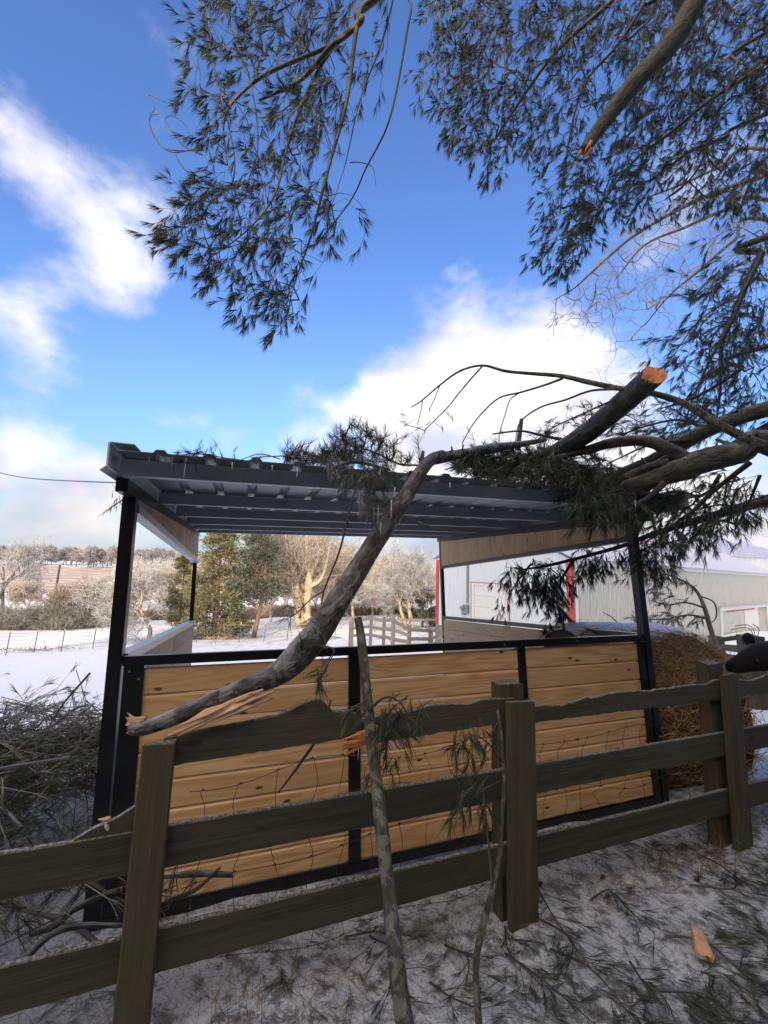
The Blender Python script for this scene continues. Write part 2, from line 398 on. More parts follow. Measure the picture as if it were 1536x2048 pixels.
def m_plain(name, col, rough=.6, metal=0., var=.15, sc=8, spec=.5, bump=0):
    t = NT(name); n = t.noise(t.co('Object'), sc); 
    t.set(Base_Color=t.mix(n, tuple(c * (1 - var) for c in col), tuple(min(1, c * (1 + var)) for c in col)), Roughness=rough, Metallic=metal)
    t.b.inputs['Specular IOR Level'].default_value = spec
    if bump: t.bump(n, bump, .01)
    return t.m
def m_pinewood(name, light=(.80, .56, .30), dark=(.58, .33, .15), knots=True, rough=.55):
    t = NT(name); v = t.co('bc', (.35, 5.5, 5.5)); n = t.noise(v, 1.6, 3, .45, .25)
    g = t.math('FRACT', t.math('MULTIPLY', n, 13.0)); g = t.math('ABSOLUTE', t.math('SUBTRACT', g, .5))
    fine = t.noise(t.co('bc', (3, 160, 160)), 1, 2)
    c = t.mix(t.mr(g, .05, .5), light, dark); c = t.mix(t.math('MULTIPLY', fine, .35), c, dark)
    rn = t.co('rn'); c = t.mix(t.math('MULTIPLY', rn, .7), c, (.56, .33, .16))
    st = t.noise(t.co('bc', (.9, 4, 4)), 2.2, 3); c = t.mix(t.mr(st, .6, .8, 0, .35), c, (.30, .12, .05))
    if knots:
        vo = t.n('ShaderNodeTexVoronoi', voronoi_dimensions='2D'); vo.inputs['Scale'].default_value = 1.0; s3 = t.n('ShaderNodeSeparateXYZ'); t.l(t.co('bc', (3.0, 3, 7.5)), s3.inputs[0]); c3 = t.n('ShaderNodeCombineXYZ'); t.l(s3.outputs[0], c3.inputs[0]); t.l(s3.outputs[2], c3.inputs[1]); t.l(c3.outputs[0], vo.inputs['Vector'])
        k = t.mr(vo.outputs['Distance'], .035, .085, 1, 0); sel = t.n('ShaderNodeSeparateColor'); t.l(vo.outputs['Color'], sel.inputs[0])
        k = t.math('MULTIPLY', k, t.math('GREATER_THAN', sel.outputs[0], .62)); c = t.mix(k, c, (.10, .035, .015))
    t.set(Base_Color=c, Roughness=rough); t.bump(fine, .15, .002); return t.m
def m_oldwood(name, a=(.030, .028, .016), b=(.078, .070, .044), moss=(.030, .036, .012), ice=.0):
    t = NT(name); n = t.noise(t.co('bc', (1.2, 22, 22)), 1.5, 5, .6, .4); f = t.noise(t.co('bc', (4, 130, 130)), 1, 3)
    c = t.mix(t.mr(n, .3, .7), a, b); c = t.mix(t.math('MULTIPLY', f, .5), c, tuple(q * .45 for q in a))
    mo = t.noise(t.co('bc', (2, 3, 3)), 1.7, 4); c = t.mix(t.mr(mo, .48, .72, 0, .75), c, moss)
    rn = t.co('rn'); c = t.mix(t.math('MULTIPLY', rn, .3), c, tuple(q * 1.5 for q in b))
    vo = t.n('ShaderNodeTexVoronoi', voronoi_dimensions='2D'); vo.inputs['Scale'].default_value = 1.0; t.l(t.co('bc', (2.4, 5.0, 0.01)), vo.inputs['Vector']); sel = t.n('ShaderNodeSeparateColor'); t.l(vo.outputs['Color'], sel.inputs[0])
    k = t.math('MULTIPLY', t.mr(vo.outputs['Distance'], .05, .11, 1, 0), t.math('GREATER_THAN', sel.outputs[0], .84)); c = t.mix(t.math('MULTIPLY', k, .7), c, (.018, .015, .009))
    if ice:
        sp = t.noise(t.co('pos'), 85, 5, .7); u = t.math('MULTIPLY', t.up(.5, .95), t.mr(sp, .42, .6, 0, ice * .8)); c = t.mix(u, c, (.55, .58, .66))
    t.set(Base_Color=c, Roughness=.75); t.bump(t.math('ADD', n, f), .5, .006); return t.m
def m_bark(name, a=(.07, .06, .045), b=(.17, .16, .135), lich=(.30, .31, .25), la=.5, ice=.0, sc=1.0, gloss=.55):
    t = NT(name); v = t.co('bc', (1, 1, .45)); n = t.noise(v, 22 * sc, 6, .65, .6); big = t.noise(t.co('bc', (1, 1, .75)), 11 * sc, 6, .6, .5)
    c = t.mix(t.mr(n, .35, .65), a, b); c = t.mix(t.mr(big, .51, .545, 0, la), c, t.mix(n, tuple(q * .6 for q in lich), lich))
    dk = t.noise(t.co('bc', (1, 1, .5)), 15 * sc, 3); c = t.mix(t.mr(dk, .58, .68, 0, .6), c, tuple(q * .35 for q in a))
    if ice:
        u = t.math('MULTIPLY', t.up(.3, .95), t.mr(t.noise(t.co('pos'), 7, 4), .35, .6, 0, ice)); c = t.mix(u, c, (.50, .54, .64))
    t.set(Base_Color=c, Roughness=gloss); t.bump(t.math('ADD', n, big), 1.0, .025); return t.m
def m_needle(name, a=(.012, .022, .012), b=(.038, .058, .030), frost=0.0, rough=.45):
    t = NT(name); rn = t.co('rn'); c = t.mix(rn, a, b)
    dead = t.math('GREATER_THAN', t.noise(t.co('pos'), 2.3, 2), .66); c = t.mix(t.math('MULTIPLY', dead, .35), c, (.10, .065, .03))
    if frost: c = t.mix(t.mr(t.noise(t.co('pos'), 3.0, 3), .4, .7, 0, frost), c, (.55, .58, .60))
    t.set(Base_Color=c, Roughness=rough); return t.m
def m_twigfar(name, a, b, frost, fc=(.62, .60, .58)):
    t = NT(name); rn = t.co('rn'); c = t.mix(rn, a, b); c = t.mix(t.mr(t.noise(t.co('pos'), 1.2, 3), .3, .7, 0, frost), c, fc)
    t.set(Base_Color=c, Roughness=.5); return t.m
M = {}
M['pine'] = m_pinewood('pine_boards'); M['pinev'] = m_pinewood('pine_boards_upper', light=(.78, .52, .28), dark=(.58, .35, .17))
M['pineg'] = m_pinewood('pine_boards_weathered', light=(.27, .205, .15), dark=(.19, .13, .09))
M['rail'] = m_oldwood('fence_board', ice=.55); M['post'] = m_oldwood('fence_post', a=(.040, .034, .018), b=(.10, .085, .045), ice=.35)
M['railfar'] = m_oldwood('fence_board_far', a=(.16, .14, .12), b=(.32, .29, .25), moss=(.2, .18, .14), ice=.8)
M['black'] = m_plain('black_steel', (.006, .0065, .008), .32, 0., .3, 12)
M['gun'] = m_plain('grey_steel', (.44, .49, .51), .42, .25, .5, 2.2)
M['sheet'] = m_plain('roof_sheet', (.22, .24, .25), .40, .35, .35, 4)
M['galv'] = m_plain('galvanised', (.30, .32, .34), .35, .7, .25, 14)
M['bark'] = m_bark('log_bark', a=(.022, .018, .014), b=(.060, .052, .042), lich=(.23, .225, .205), la=.8, ice=.5, gloss=.30, sc=1.45)
M['barkd'] = m_bark('limb_bark', a=(.018, .016, .011), b=(.050, .048, .034), lich=(.11, .12, .08), la=.5, ice=.5, sc=1.5)
M['barkg'] = m_bark('branch_bark', a=(.030, .027, .019), b=(.085, .08, .06), lich=(.22, .23, .18), la=.75, sc=2.2)
M['twig'] = m_plain('twig', (.040, .034, .026), .5, 0, .4, 20)
M['twigice'] = m_plain('icy_twig', (.10, .095, .09), .3, 0, .6, 9)
M['needle'] = m_needle('pine_needles'); M['needlef'] = m_needle('frosted_needles', a=(.03, .045, .03), b=(.07, .09, .06), frost=.28)
M['needled'] = m_needle('shed_needles', a=(.020, .028, .014), b=(.05, .06, .03))
M['ice'] = m_plain('ice', (.75, .80, .85), .12, 0, .1, 6)
M['rust'] = m_plain('rusty_wire', (.085, .042, .028), .6, .3, .4, 30)
M['splint'] = m_plain('split_wood', (.52, .33, .20), .6, 0, .45, 22, bump=.6)
M['cut'] = m_plain('sawn_wood', (.55, .20, .065), .65, 0, .55, 45, bump=.9)
M['hair'] = m_plain('black_hair', (.004, .004, .0045), .95, 0, .4, 40)

# ------------------------------------------------------------------ ground
TY = np.array([0, 2, 3.5, 6, 10, 18, 24, 32, 42, 55, 80, 120, 180, 260, 400, 650, 1000])
TT = np.array([-.95, -.4, 0, .45, .95])
TZ = np.array([
    [0, -.05, -.30, -.62, -1.35, -2.8, -3.8, -4.5, -5.3, -6.2, -7.2, -7.4, -5.6, -3.1, 0, 6, 10],
    [0, -.05, -.28, -.50, -1.15, -2.4, -3.2, -3.9, -4.6, -5.6, -6.6, -6.8, -5.6, -3.3, -.5, 5, 9],
    [0, -.03, -.20, -.42, -.85, -1.7, -2.5, -3.3, -4., -4.8, -5.6, -6.2, -5.4, -4, -1.5, 3, 7],
    [0, 0, -.11, -.34, -.7, -1.5, -2.1, -2.7, -3.3, -4., -4.8, -5.4, -5, -4, -2, 3, 6],
    [0, 0, 0, -.15, -.5, -1.1, -1.5, -2., -2.6, -3.2, -4., -4.6, -4.6, -4, -2, 3, 6]])
_ly = np.linspace(math.log(.5), math.log(1200), 240); _g = np.array([np.interp(np.exp(_ly), TY, z) for z in TZ])
_k = np.exp(-np.linspace(-2, 2, 15) ** 2); _k /= _k.sum()
_g = np.array([np.convolve(np.pad(z, 7, 'edge'), _k, 'valid') for z in _g])
def gz(x, y):
    x, y = np.asarray(x, float), np.asarray(y, float); yy = np.maximum(y, .5); t = np.clip(x / np.maximum(y, 2.5), -.95, .95)
    fy = np.clip((np.log(yy) - _ly[0]) / (_ly[1] - _ly[0]), 0, 238.99); i = fy.astype(int); f = fy - i
    ft = np.interp(t, TT, np.arange(5)); j = np.minimum(ft.astype(int), 3); h = ft - j; h = h * h * (3 - 2 * h)
    z = (_g[j, i] * (1 - f) + _g[j, i + 1] * f) * (1 - h) + (_g[j + 1, i] * (1 - f) + _g[j + 1, i + 1] * f) * h
    lump = (.012 * np.sin(3.1 * x + 1.7 * y) + .010 * np.sin(5.3 * x - 4.1 * y + 1) + .008 * np.sin(9.7 * x + 7.9 * y + 2)) * np.clip(1.6 - y / 30, .3, 1)
    lump = lump + np.clip(y / 60, 0, 1) * (.18 * np.sin(.31 * x + .2 * y) + .12 * np.sin(.17 * x - .43 * y + 2))
    return z + lump
def G(x, y, dz=0.): return np.array([x, y, float(gz(x, y)) + dz])
def axis(lo, hi, d0, gr):
    def half(h):
        v = [0.]; d = d0
        while v[-1] < h: v.append(v[-1] + d); d *= gr
        return v
    return np.array([-q for q in half(-lo)[::-1]][:-1] + half(hi))
def ground():
    xs = axis(-900, 900, .06, 1.028); ys = axis(-60, 1100, .05, 1.022) + 1.2
    X, Y = np.meshgrid(xs, ys); Z = gz(X, Y)
    mb = MB(); nx, ny = len(xs), len(ys); i, j = np.meshgrid(np.arange(nx - 1), np.arange(ny - 1)); a = (j * nx + i).ravel()
    mb.add(np.stack([X, Y, Z], -1).reshape(-1, 3), quads=np.stack([a, a + 1, a + nx + 1, a + nx], -1))
    t = NT('snowy_ground'); p = t.co('pos'); n = t.noise(p, 1.3, 6, .6); f = t.noise(p, 26, 5, .65)
    sx = t.n('ShaderNodeSeparateXYZ'); t.l(p, sx.inputs[0])
    snow = t.mix(f, (.74, .78, .86), (.84, .86, .90))
    grass = t.noise(t.co('pos', (1, .35, 1)), 2.2, 8, .75)
    mid = t.math('MULTIPLY', t.mr(sx.outputs[1], 18, 32), t.mr(sx.outputs[1], 60, 45))
    c = t.mix(t.math('MULTIPLY', t.mr(grass, .47, .66, 0, .8), mid), snow, (.30, .24, .14))
    c = t.mix(t.mr(t.noise(t.co('pos', (1, .3, 1)), .8, 7, .7), .58, .72, 0, .30), c, (.42, .36, .26))
    near = t.mr(sx.outputs[1], 5.0, 3.0); slush_shade = t.noise(p, 13, 10, .78); crisp = t.noise(p, 90, 6, .7)  # masks for near snow: slush patches that also paint in the dim foreground
    c = t.mix(t.math('MULTIPLY', t.mr(slush_shade, .47, .60, 0, .85), near), c, (.085, .09, .095))
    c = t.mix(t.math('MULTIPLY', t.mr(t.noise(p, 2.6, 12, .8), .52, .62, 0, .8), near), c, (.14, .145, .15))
    c = t.mix(t.math('MULTIPLY', near, t.mr(crisp, .42, .62, 0, .45)), c, (.20, .21, .22)); c = t.mix(near, c, (.68, .73, .80), 'MULTIPLY'); t.set(Base_Color=c, Roughness=.6); t.bump(t.math('ADD', n, t.math('ADD', t.math('MULTIPLY', f, .35), t.math('MULTIPLY', crisp, .22))), .8, .05)  # near snow multiplied darker: foreground shade put into the colour
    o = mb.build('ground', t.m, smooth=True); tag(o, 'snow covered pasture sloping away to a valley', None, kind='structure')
    # far brown field, a sheet lying on the ground
    mb = MB(); xs = np.linspace(-330, 60, 80); ys = np.linspace(0, 1, 30); X, T = np.meshgrid(xs, ys)
    Y = 118 + 8 * np.sin(X * .02) + T * (150 + 10 * np.sin(X * .013)); Z = gz(X, Y) + .25
    nx = 80; i, j = np.meshgrid(np.arange(nx - 1), np.arange(29)); a = (j * nx + i).ravel()
    mb.add(np.stack([X, Y, Z], -1).reshape(-1, 3), quads=np.stack([a, a + 1, a + nx + 1, a + nx], -1))
    t = NT('stubble'); n = t.noise(t.co('pos', (.12, 1, 1)), .25, 7, .7); w = t.noise(t.co('pos', (1, 1, 1)), .08, 3)
    c = t.ramp(n, [(.35, (.27, .19, .155)), (.48, (.38, .28, .22)), (.60, (.66, .62, .62))]); c = t.mix(t.mr(w, .3, .7, 0, .5), c, (.34, .22, .17))
    t.set(Base_Color=c, Roughness=.9)
    o = mb.build('field', t.m, smooth=True); tag(o, 'far reddish brown stubble field below the tree line', None, kind='structure')
ground()

# ------------------------------------------------------------------ shed
SO = np.array([-1.3114, 2.1422, -.08]); SU = unit([.94335, .33164, .0098]); SV = unit([-.31433, .9466, -.07173]); SW = unit([-.04598, .02966, .9985])
SWd, SD = 3.74, 3.62
def sp(u, v, w): return SO + SU * u + SV * v + SW * w
def wt(u, v): return 2.19 + .024 * u + .075 * v
def rb(u, v): return 2.035 + .020 * u + .081 * v
def sbox(mb, u0, u1, v0, v1, w0, w1, grain='u', rn=None):
    """w0, w1 may be functions of (u, v)"""
    f0 = w0 if callable(w0) else (lambda u, v: w0); f1 = w1 if callable(w1) else (lambda u, v: w1)
    P = [sp(u, v, (f0, f1)[k](u, v)) for u in (u0, u1) for v in (v0, v1) for k in (0, 1)]
    P = np.array(P)
    loc = np.array([(u, v, (f0, f1)[k](u, v)) for u in (u0, u1) for v in (v0, v1) for k in (0, 1)])
    loc = loc - loc.min(0) + rng.uniform(0, 50, 3)
    if grain == 'v': loc = loc[:, [1, 2, 0]]
    elif grain == 'w': loc = loc[:, [2, 0, 1]]
    else: loc = loc[:, [0, 2, 1]]
    hexa(mb, P, loc, rn)
def shed():
    r = thing('livestock_shed', 'open livestock shed with black frame and pine board walls under the fallen branches', 'shed', SO)
    K = M['black']
    def one(name, mat, *b, grain='u', parent=r, label=None):
        mb = MB()
        for q in b: sbox(mb, *q, grain=grain)
        return mb.build(name, mat, parent, label=label)
    T = .062
    # posts (front pair leans together with the frame)
    one('post', K, (-.002, T, 0, T, -.02, lambda u, v: rb(u, v) - .003)); one('post', K, (SWd - T, SWd, 0, T, -.02, lambda u, v: rb(u, v) - .003))
    one('post', K, (0, .05, SD - .05, SD, -.02, lambda u, v: rb(u, v) - .003)); one('post', K, (SWd - .05, SWd, SD - .05, SD, -.02, lambda u, v: rb(u, v) - .003))
    # front panel frame
    one('top_rail', K, (T + .004, SWd - T - .004, .004, .05, 1.155, 1.203)); one('bottom_rail', K, (T + .004, SWd - T - .004, .004, .05, -.01, .035))
    for a, b in ((.072, .165), (1.255, 1.325), (2.475, 2.535), (SWd - .135, SWd - .068)):
        one('stile', K, (a, b, .008, .046, .037, 1.153))
    # boards of the three bays
    def board(mb, u0, u1, w0, w1):
        c = .009; d = .016; h = w1 - w0 - .003
        prof = [(0, c), (c, 0), (d, 0), (d, h), (c, h), (0, h - c)]
        prism(mb, prof, sp(u0, .020, w0), SV, SW, SU * (u1 - u0))
    for u0, u1 in ((.166, 1.254), (1.326, 2.474), (2.536, SWd - .136)):
        mb = MB(); n = 8; h = (1.142 - .038) / n
        for i in range(n): board(mb, u0, u1, .038 + i * h, .038 + (i + 1) * h)
        mb.build('board_panel', M['pine'], r)
    # side walls: cap, sill and boards, low; rail, boards and rafter, high
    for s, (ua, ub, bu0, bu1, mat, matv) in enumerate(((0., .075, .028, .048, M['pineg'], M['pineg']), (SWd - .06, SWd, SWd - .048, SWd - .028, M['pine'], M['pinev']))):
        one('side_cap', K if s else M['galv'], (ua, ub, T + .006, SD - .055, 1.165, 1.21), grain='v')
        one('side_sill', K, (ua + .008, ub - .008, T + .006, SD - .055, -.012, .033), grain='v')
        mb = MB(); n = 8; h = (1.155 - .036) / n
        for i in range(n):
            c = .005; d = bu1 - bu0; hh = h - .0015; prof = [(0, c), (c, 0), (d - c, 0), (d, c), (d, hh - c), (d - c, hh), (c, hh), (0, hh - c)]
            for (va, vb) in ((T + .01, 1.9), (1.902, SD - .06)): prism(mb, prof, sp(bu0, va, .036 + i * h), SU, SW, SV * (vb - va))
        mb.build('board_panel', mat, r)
        one('upper_rail', K if s else M['gun'], (ua, ub - .005, T + .006, SD - .055, 1.955, 2.0), grain='v')
        mb = MB(); n = 34; v0 = T + .01; dv = (SD - .058 - v0) / n
        for i in range(n):
            va, vb = v0 + i * dv, v0 + (i + 1) * dv - .002
            sbox(mb, bu0, bu1, va, vb, 2.002, lambda u, v: rb(u, v) - .002, grain='w')
        mb.build('gable_boards', matv, r)
        ra, rbb = (0., .055) if s == 0 else (SWd - .055, SWd)
        one('rafter', K, (ra, rbb, -.15, SD + .05, rb, lambda u, v: wt(u, v) - .087), grain='v')
    # C purlins
    for v in (-.22, .80, 1.62, 2.38, 3.08, 3.72):
        mb = MB(); a, b = .03, SWd + .10
        sbox(mb, a, b, v, v + .004, lambda u, q: wt(u, q) - .084, wt)
        sbox(mb, a, b, v + .004, v + .05, lambda u, q: wt(u, q) - .084, lambda u, q: wt(u, q) - .080)
        sbox(mb, a, b, v + .004, v + .05, lambda u, q: wt(u, q) - .004, wt)
        sbox(mb, a, b, v + .046, v + .05, lambda u, q: wt(u, q) - .079, lambda u, q: wt(u, q) - .066)
        mb.build('purlin', M['gun'], r)
    # ribbed roof sheet
    mb = MB(); prof = []; u = .04
    while u < SWd + .10:
        prof += [(u, .006), (u + .155, .006), (u + .17, .023), (u + .205, .023), (u + .22, .006)]; u += .2205
    vs = np.linspace(-.36, SD + .32, 14); n = len(prof)
    V = []; B = []
    for th in (0, .0035):
        for v in vs:
            for (uu, h) in prof:
                e = (.05 * math.exp(-((uu - 2.6) / .5) ** 2 - ((v - .3) / .6) ** 2))   # dented where the limb fell
                V.append(sp(uu, v, wt(uu, v) + h + th - .4 * e * 0)); B.append((uu, v, h))
    q = []; Lr = len(vs) * n
    for i in range(len(vs) - 1):
        for j in range(n - 1):
            a = i * n + j; q.append((a, a + n, a + n + 1, a + 1)); q.append((Lr + a, Lr + a + 1, Lr + a + n + 1, Lr + a + n))
    for j in range(n - 1): q.append((j, j + 1, Lr + j + 1, Lr + j))
    mb.add(V, quads=q, bc=B); mb.build('roof_sheet', M['sheet'], r)
    # rake trims at both roof ends
    for s in (-1, 1):
        mb = MB(); ue = 0.02 if s < 0 else SWd + .105
        f = lambda a: (lambda u, v: wt(ue, v) + a)
        d = .004 * s
        u_out = ue + d * 2
        lo, hi = sorted((ue, u_out)); sbox(mb, lo, hi, -.37, SD + .33, f(-.075), f(.040))
        lo, hi = sorted((ue + d * 0, ue - s * .10)); sbox(mb, lo, hi, -.37, SD + .33, f(.0405), f(.044))
        P = []
        prism(mb, [(0, 0), (s * .022, -.022), (s * .022, -.026), (0, -.004)], sp(u_out, -.37, wt(ue, -.37) - .071), SU, SW, SV * (SD + .70) + SW * .075 * (SD + .70))
        mb.build('rake_trim', M['gun'], r)
    # screws
    for (u, w) in ((.10, 1.13), (.145, 1.09), (3.62, 1.19), (3.66, 1.15), (2.36, 1.175), (3.0, 1.18), (.9, 1.178)):
        c = sp(u, .002, w); mb = MB(); tube(mb, [c, c - SV * .006], .006, 6); mb.build('screw', M['galv'], r)
shed()

# ------------------------------------------------------------------ near board fence
FA = np.array([.71206, 2.20018, 0.]); FD = np.array([.934025, .357207, 0.]); FN = np.array([.357207, -.934025, 0.])   # FN points at the viewer
def fp(s, z, off=0.): return FA + FD * s + FN * off + np.array([0, 0, z])
def wavyboard(mb, s0, s1, z0, z1, off=0., th=.022, wtop=.004, wbot=.002, top=None, tilt=0., n=None, rn=None, seed=0):
    """a board whose upper edge is gnawed: top(s) gives the height; strip of boxes sharing vertices"""
    n = n or max(8, int((s1 - s0) / .025)); r = np.random.default_rng(seed)
    ss = np.linspace(s0, s1, n); k = np.convolve(np.pad(r.normal(size=n), 2, 'edge'), np.ones(5) / 5, 'valid')
    zt = (np.array([top(s) for s in ss]) if top else np.full(n, z1)) + k * wtop + r.normal(size=n) * wtop * .4
    zb = z0 + tilt * (ss - s0) + r.normal(size=n) * wbot
    if not top: zt = zt + tilt * (ss - s0)
    c = .004; sec = []
    for i, s in enumerate(ss):
        sec.append([fp(s, zb[i], off), fp(s, zt[i] - c, off), fp(s, zt[i], off - c), fp(s, zt[i], off - th + c), fp(s, zt[i] - c, off - th), fp(s, zb[i], off - th)])
    V = np.array(sec).reshape(-1, 3); m_ = 6; q = [(i * m_ + j, i * m_ + (j + 1) % m_, (i + 1) * m_ + (j + 1) % m_, (i + 1) * m_ + j) for i in range(n - 1) for j in range(m_)]
    q = [a[::-1] for a in q]
    t = [(0, j, j + 1) for j in range(1, m_ - 1)] + [((n - 1) * m_, (n - 1) * m_ + j + 1, (n - 1) * m_ + j) for j in range(1, m_ - 1)]
    bc = np.array([[(s, V[i * m_ + j][2], .01 * j) for j in range(m_)] for i, s in enumerate(ss)]).reshape(-1, 3) + r.uniform(0, 40, 3)
    mb.add(V, tris=t, quads=q, bc=bc, rn=r.random() if rn is None else rn)
def rpost(mb, s0, s1, z0, z1, o0, o1, lean=0., seed=0):
    r = np.random.default_rng(seed); n = 14; sec = []
    for i in range(n):
        t = i / (n - 1); z = z0 + (z1 - z0) * t; dx = lean * t; c = .006
        j = lambda: r.normal() * .0012
        sec.append([fp(s0 + dx + c + j(), z, o0), fp(s1 + dx - c + j(), z, o0), fp(s1 + dx + j(), z, o0 - c), fp(s1 + dx + j(), z, o1 + c), fp(s1 + dx - c, z, o1), fp(s0 + dx + c, z, o1), fp(s0 + dx + j(), z, o1 + c), fp(s0 + dx + j(), z, o0 - c)])
    top = [p + np.array([0, 0, r.normal() * .006]) for p in sec[-1]]; sec[-1] = top
    V = np.array(sec).reshape(-1, 3); m_ = 8
    q = [(i * m_ + j, i * m_ + (j + 1) % m_, (i + 1) * m_ + (j + 1) % m_, (i + 1) * m_ + j) for i in range(n - 1) for j in range(m_)]
    t = [((n - 1) * m_, (n - 1) * m_ + j, (n - 1) * m_ + j + 1) for j in range(1, m_ - 1)]
    bc = np.array([[(z0 + (z1 - z0) * i / (n - 1), .03 * j, off * .1) for j, off in zip(range(m_), range(m_))] for i in range(n)]).reshape(-1, 3) + r.uniform(0, 40, 3)
    mb.add(V, tris=t, quads=q, bc=bc, rn=r.random())
def nearfence():
    r = thing('board_fence', 'mossy green brown three-board fence with a broken top board in front of the shed', 'fence', fp(0, 0))
    # posts (behind the boards) and face boards nailed over the joints
    for i, (s, zb) in enumerate(((-3.35, 1.0), (-.002, 1.04), (1.60, 1.07), (3.1, 1.05))):
        mb = MB(); rpost(mb, s - .09, s + .055, -.3, zb, -.028, -.11, seed=i); mb.build('post', M['post'], r)
    for i, (s0, s1, zt, le) in enumerate(((-3.39, -3.25, .96, 0), (-1.665, -1.555, .955, 0.), (-.090, .068, .972, 0.), (1.555, 1.70, 1.008, 0.), (3.05, 3.2, 1., 0))):
        mb = MB(); rpost(mb, s0, s1, -.3, zt, .040, .002, le, seed=20 + i); mb.build('face_board', M['post'], r)
    def rail(name='rail', **k):
        mb = MB(); wavyboard(mb, **k); return mb.build(name, M['rail'], r)
    bays = [(-5, -3.31), (-3.305, -1.615), (-1.61, -.012), (-.008, 1.62), (1.624, 3.12), (3.124, 5.)]
    for i, (a, b) in enumerate(bays):
        rail(s0=a, s1=b, z0=.525, z1=.662, seed=40 + i, wtop=.0016, wbot=.0008); rail(s0=a, s1=b, z0=.195, z1=.332, seed=50 + i, wtop=.0016, wbot=.0008)
        if i in (3, 4, 5):
            def top(s, a=a, b=b, i=i):
                e = .965 if i > 3 else .93 + .04 * (s - a) / (b - a)
                for c, w, h in ((.25, .06, -.014), (.45, .03, .015), (.62, .08, .012), (.8, .1, .014), (1.45, .05, -.012), (1.55, .04, .01)):
                    e += h * math.exp(-((s - a - c) / w) ** 2)
                return e
            rail(s0=a, s1=b, z0=.858, z1=.97, seed=60 + i, top=top, wtop=.005)
    for s_ in (-3.32, -1.61, -.011, 1.628, 3.125):
        for zb in (.26, .595):
            for dz in (-.035, .035):
                for ds in (-.03, .035):
                    mb = MB(); c = fp(s_ + ds, zb + dz, .0405); tube(mb, [c, c + FN * .0015], .0035, 6); mb.build('nail', M['rust'], r)
    # broken top board: left piece climbs and ends in a gnawed tongue, right piece hangs lower
    def lt(s):
        e = np.interp(s, [-1.60, -1.4, -1.2, -1.06, -1.02, -.985, -.95, -.90, -.86, -.83], [.965, .985, 1.005, 1.055, 1.060, 1.020, .995, 1.005, .985, .945]); return float(e)
    mb = MB(); wavyboard(mb, -1.60, -.83, .865, .97, top=lt, tilt=.03, wtop=.004, seed=71); mb.build('rail', M['rail'], r, label='broken top board')
    def rt(s): return float(np.interp(s, [-.90, -.86, -.80, -.6, -.45, -.3, -.2, -.012], [.885, .93, .955, .965, .985, .968, .985, .978]))
    mb = MB(); wavyboard(mb, -.885, -.012, .842, .97, off=-.024, top=rt, tilt=.025, wtop=.004, seed=72); mb.build('rail', M['rail'], r)
    mb = MB()      # bright splinters at the break and at the left post
    for k in range(9):
        p = fp(-.80 + .015 * k * .3, .875 + .006 * k, .004 + .002 * (k % 3)); d = FD * (-.10 - .02 * (k % 4)) + np.array([0, 0, -.045 + .012 * (k % 3)])
        tube(mb, [p, p + d * .5 + FN * .006, p + d + np.array([0, 0, .006 * (k % 3 - 1)])], [.011, .010, .002], 5, rough=.1)
    mb.build('splinter', M['cut'], r)
    mb = MB(); prism(mb, [(0, 0), (-.19, -.002), (-.13, .030), (-.06, .052), (0, .085)], fp(-1.667, .658, 0.0) - FN * .004, FD, np.array([0, 0, 1.]), -FN * .02)
    mb.build('split_rail_piece', M['rail'], r)
    mb = MB()
    for a, b, rr in (((197, 1639), (220, 1641), .006), ((205, 1643), (221, 1636), .008), ((210, 1648), (216, 1660), .007)):
        a, b = at(*a, 1.56), at(*b, 1.56); tube(mb, [a, (a + b) / 2 + [0, 0, .003], b], [rr * .4, rr, rr * .7], 5, rough=.15)
    mb.build('splinter', M['splint'], r)
    # icicles
    for i, (s, z, L) in enumerate(((-.86, .855, .045), (-.84, .855, .065), (-.70, .845, .05), (-.675, .845, .04), (-.655, .845, .055), (-.60, .85, .03), (-.72, .195, .08), (-.69, .195, .06), (-.55, .20, .05), (.4, .855, .03), (1.1, .86, .035))):
        mb = MB(); p = fp(s, z, -.012); tube(mb, [p + [0, 0, .004], p - [0, 0, L * .5], p - [0, 0, L]], [.0035, .0025, .0006], 6, rough=.1); mb.build('icicle', M['ice'], r)
nearfence()
def mesh_wire():
    r = thing('wire_mesh', 'sagging rusty woven wire mesh on the back of the board fence', 'wire mesh', fp(-.5, 0))
    def Z(s, k): return (.06 + .155 * k) + .03 * math.sin(2.3 * s + k) + .018 * math.sin(7 * s + 2 * k)
    def O(s, k): return -.20 - .05 * math.sin(1.7 * s + .5 * k) - .02 * math.sin(9 * s + k)
    mb = MB()
    for k in range(5):
        P = [fp(s, Z(s, k), O(s, k)) for s in np.arange(-1.5, 2.9, .05)]
        tube(mb, P, .0016, 4)
    mb.build('line_wire', M['rust'], r)
    mb = MB(); s = -1.45
    while s < 2.8:
        P = []
        for k in range(5): 
            P.append(fp(s + .012 * math.sin(5 * s + 3 * k), Z(s, k), O(s, k)))
            if k < 4: P.append(fp(s + .028 * math.sin(11 * s + 2 * k), (Z(s, k) + Z(s, k + 1)) / 2, O(s, k) - .012))
        tube(mb, cr(P, 3), .0014, 4)
        for k in range(5):
            c = fp(s, Z(s, k), O(s, k)); tube(mb, [c - FD * .008, c + [0, 0, .006], c + FD * .008], .0028, 4)
        s += .15 + .01 * math.sin(9 * s)
    mb.build('stay_wire', M['rust'], r)
mesh_wire()
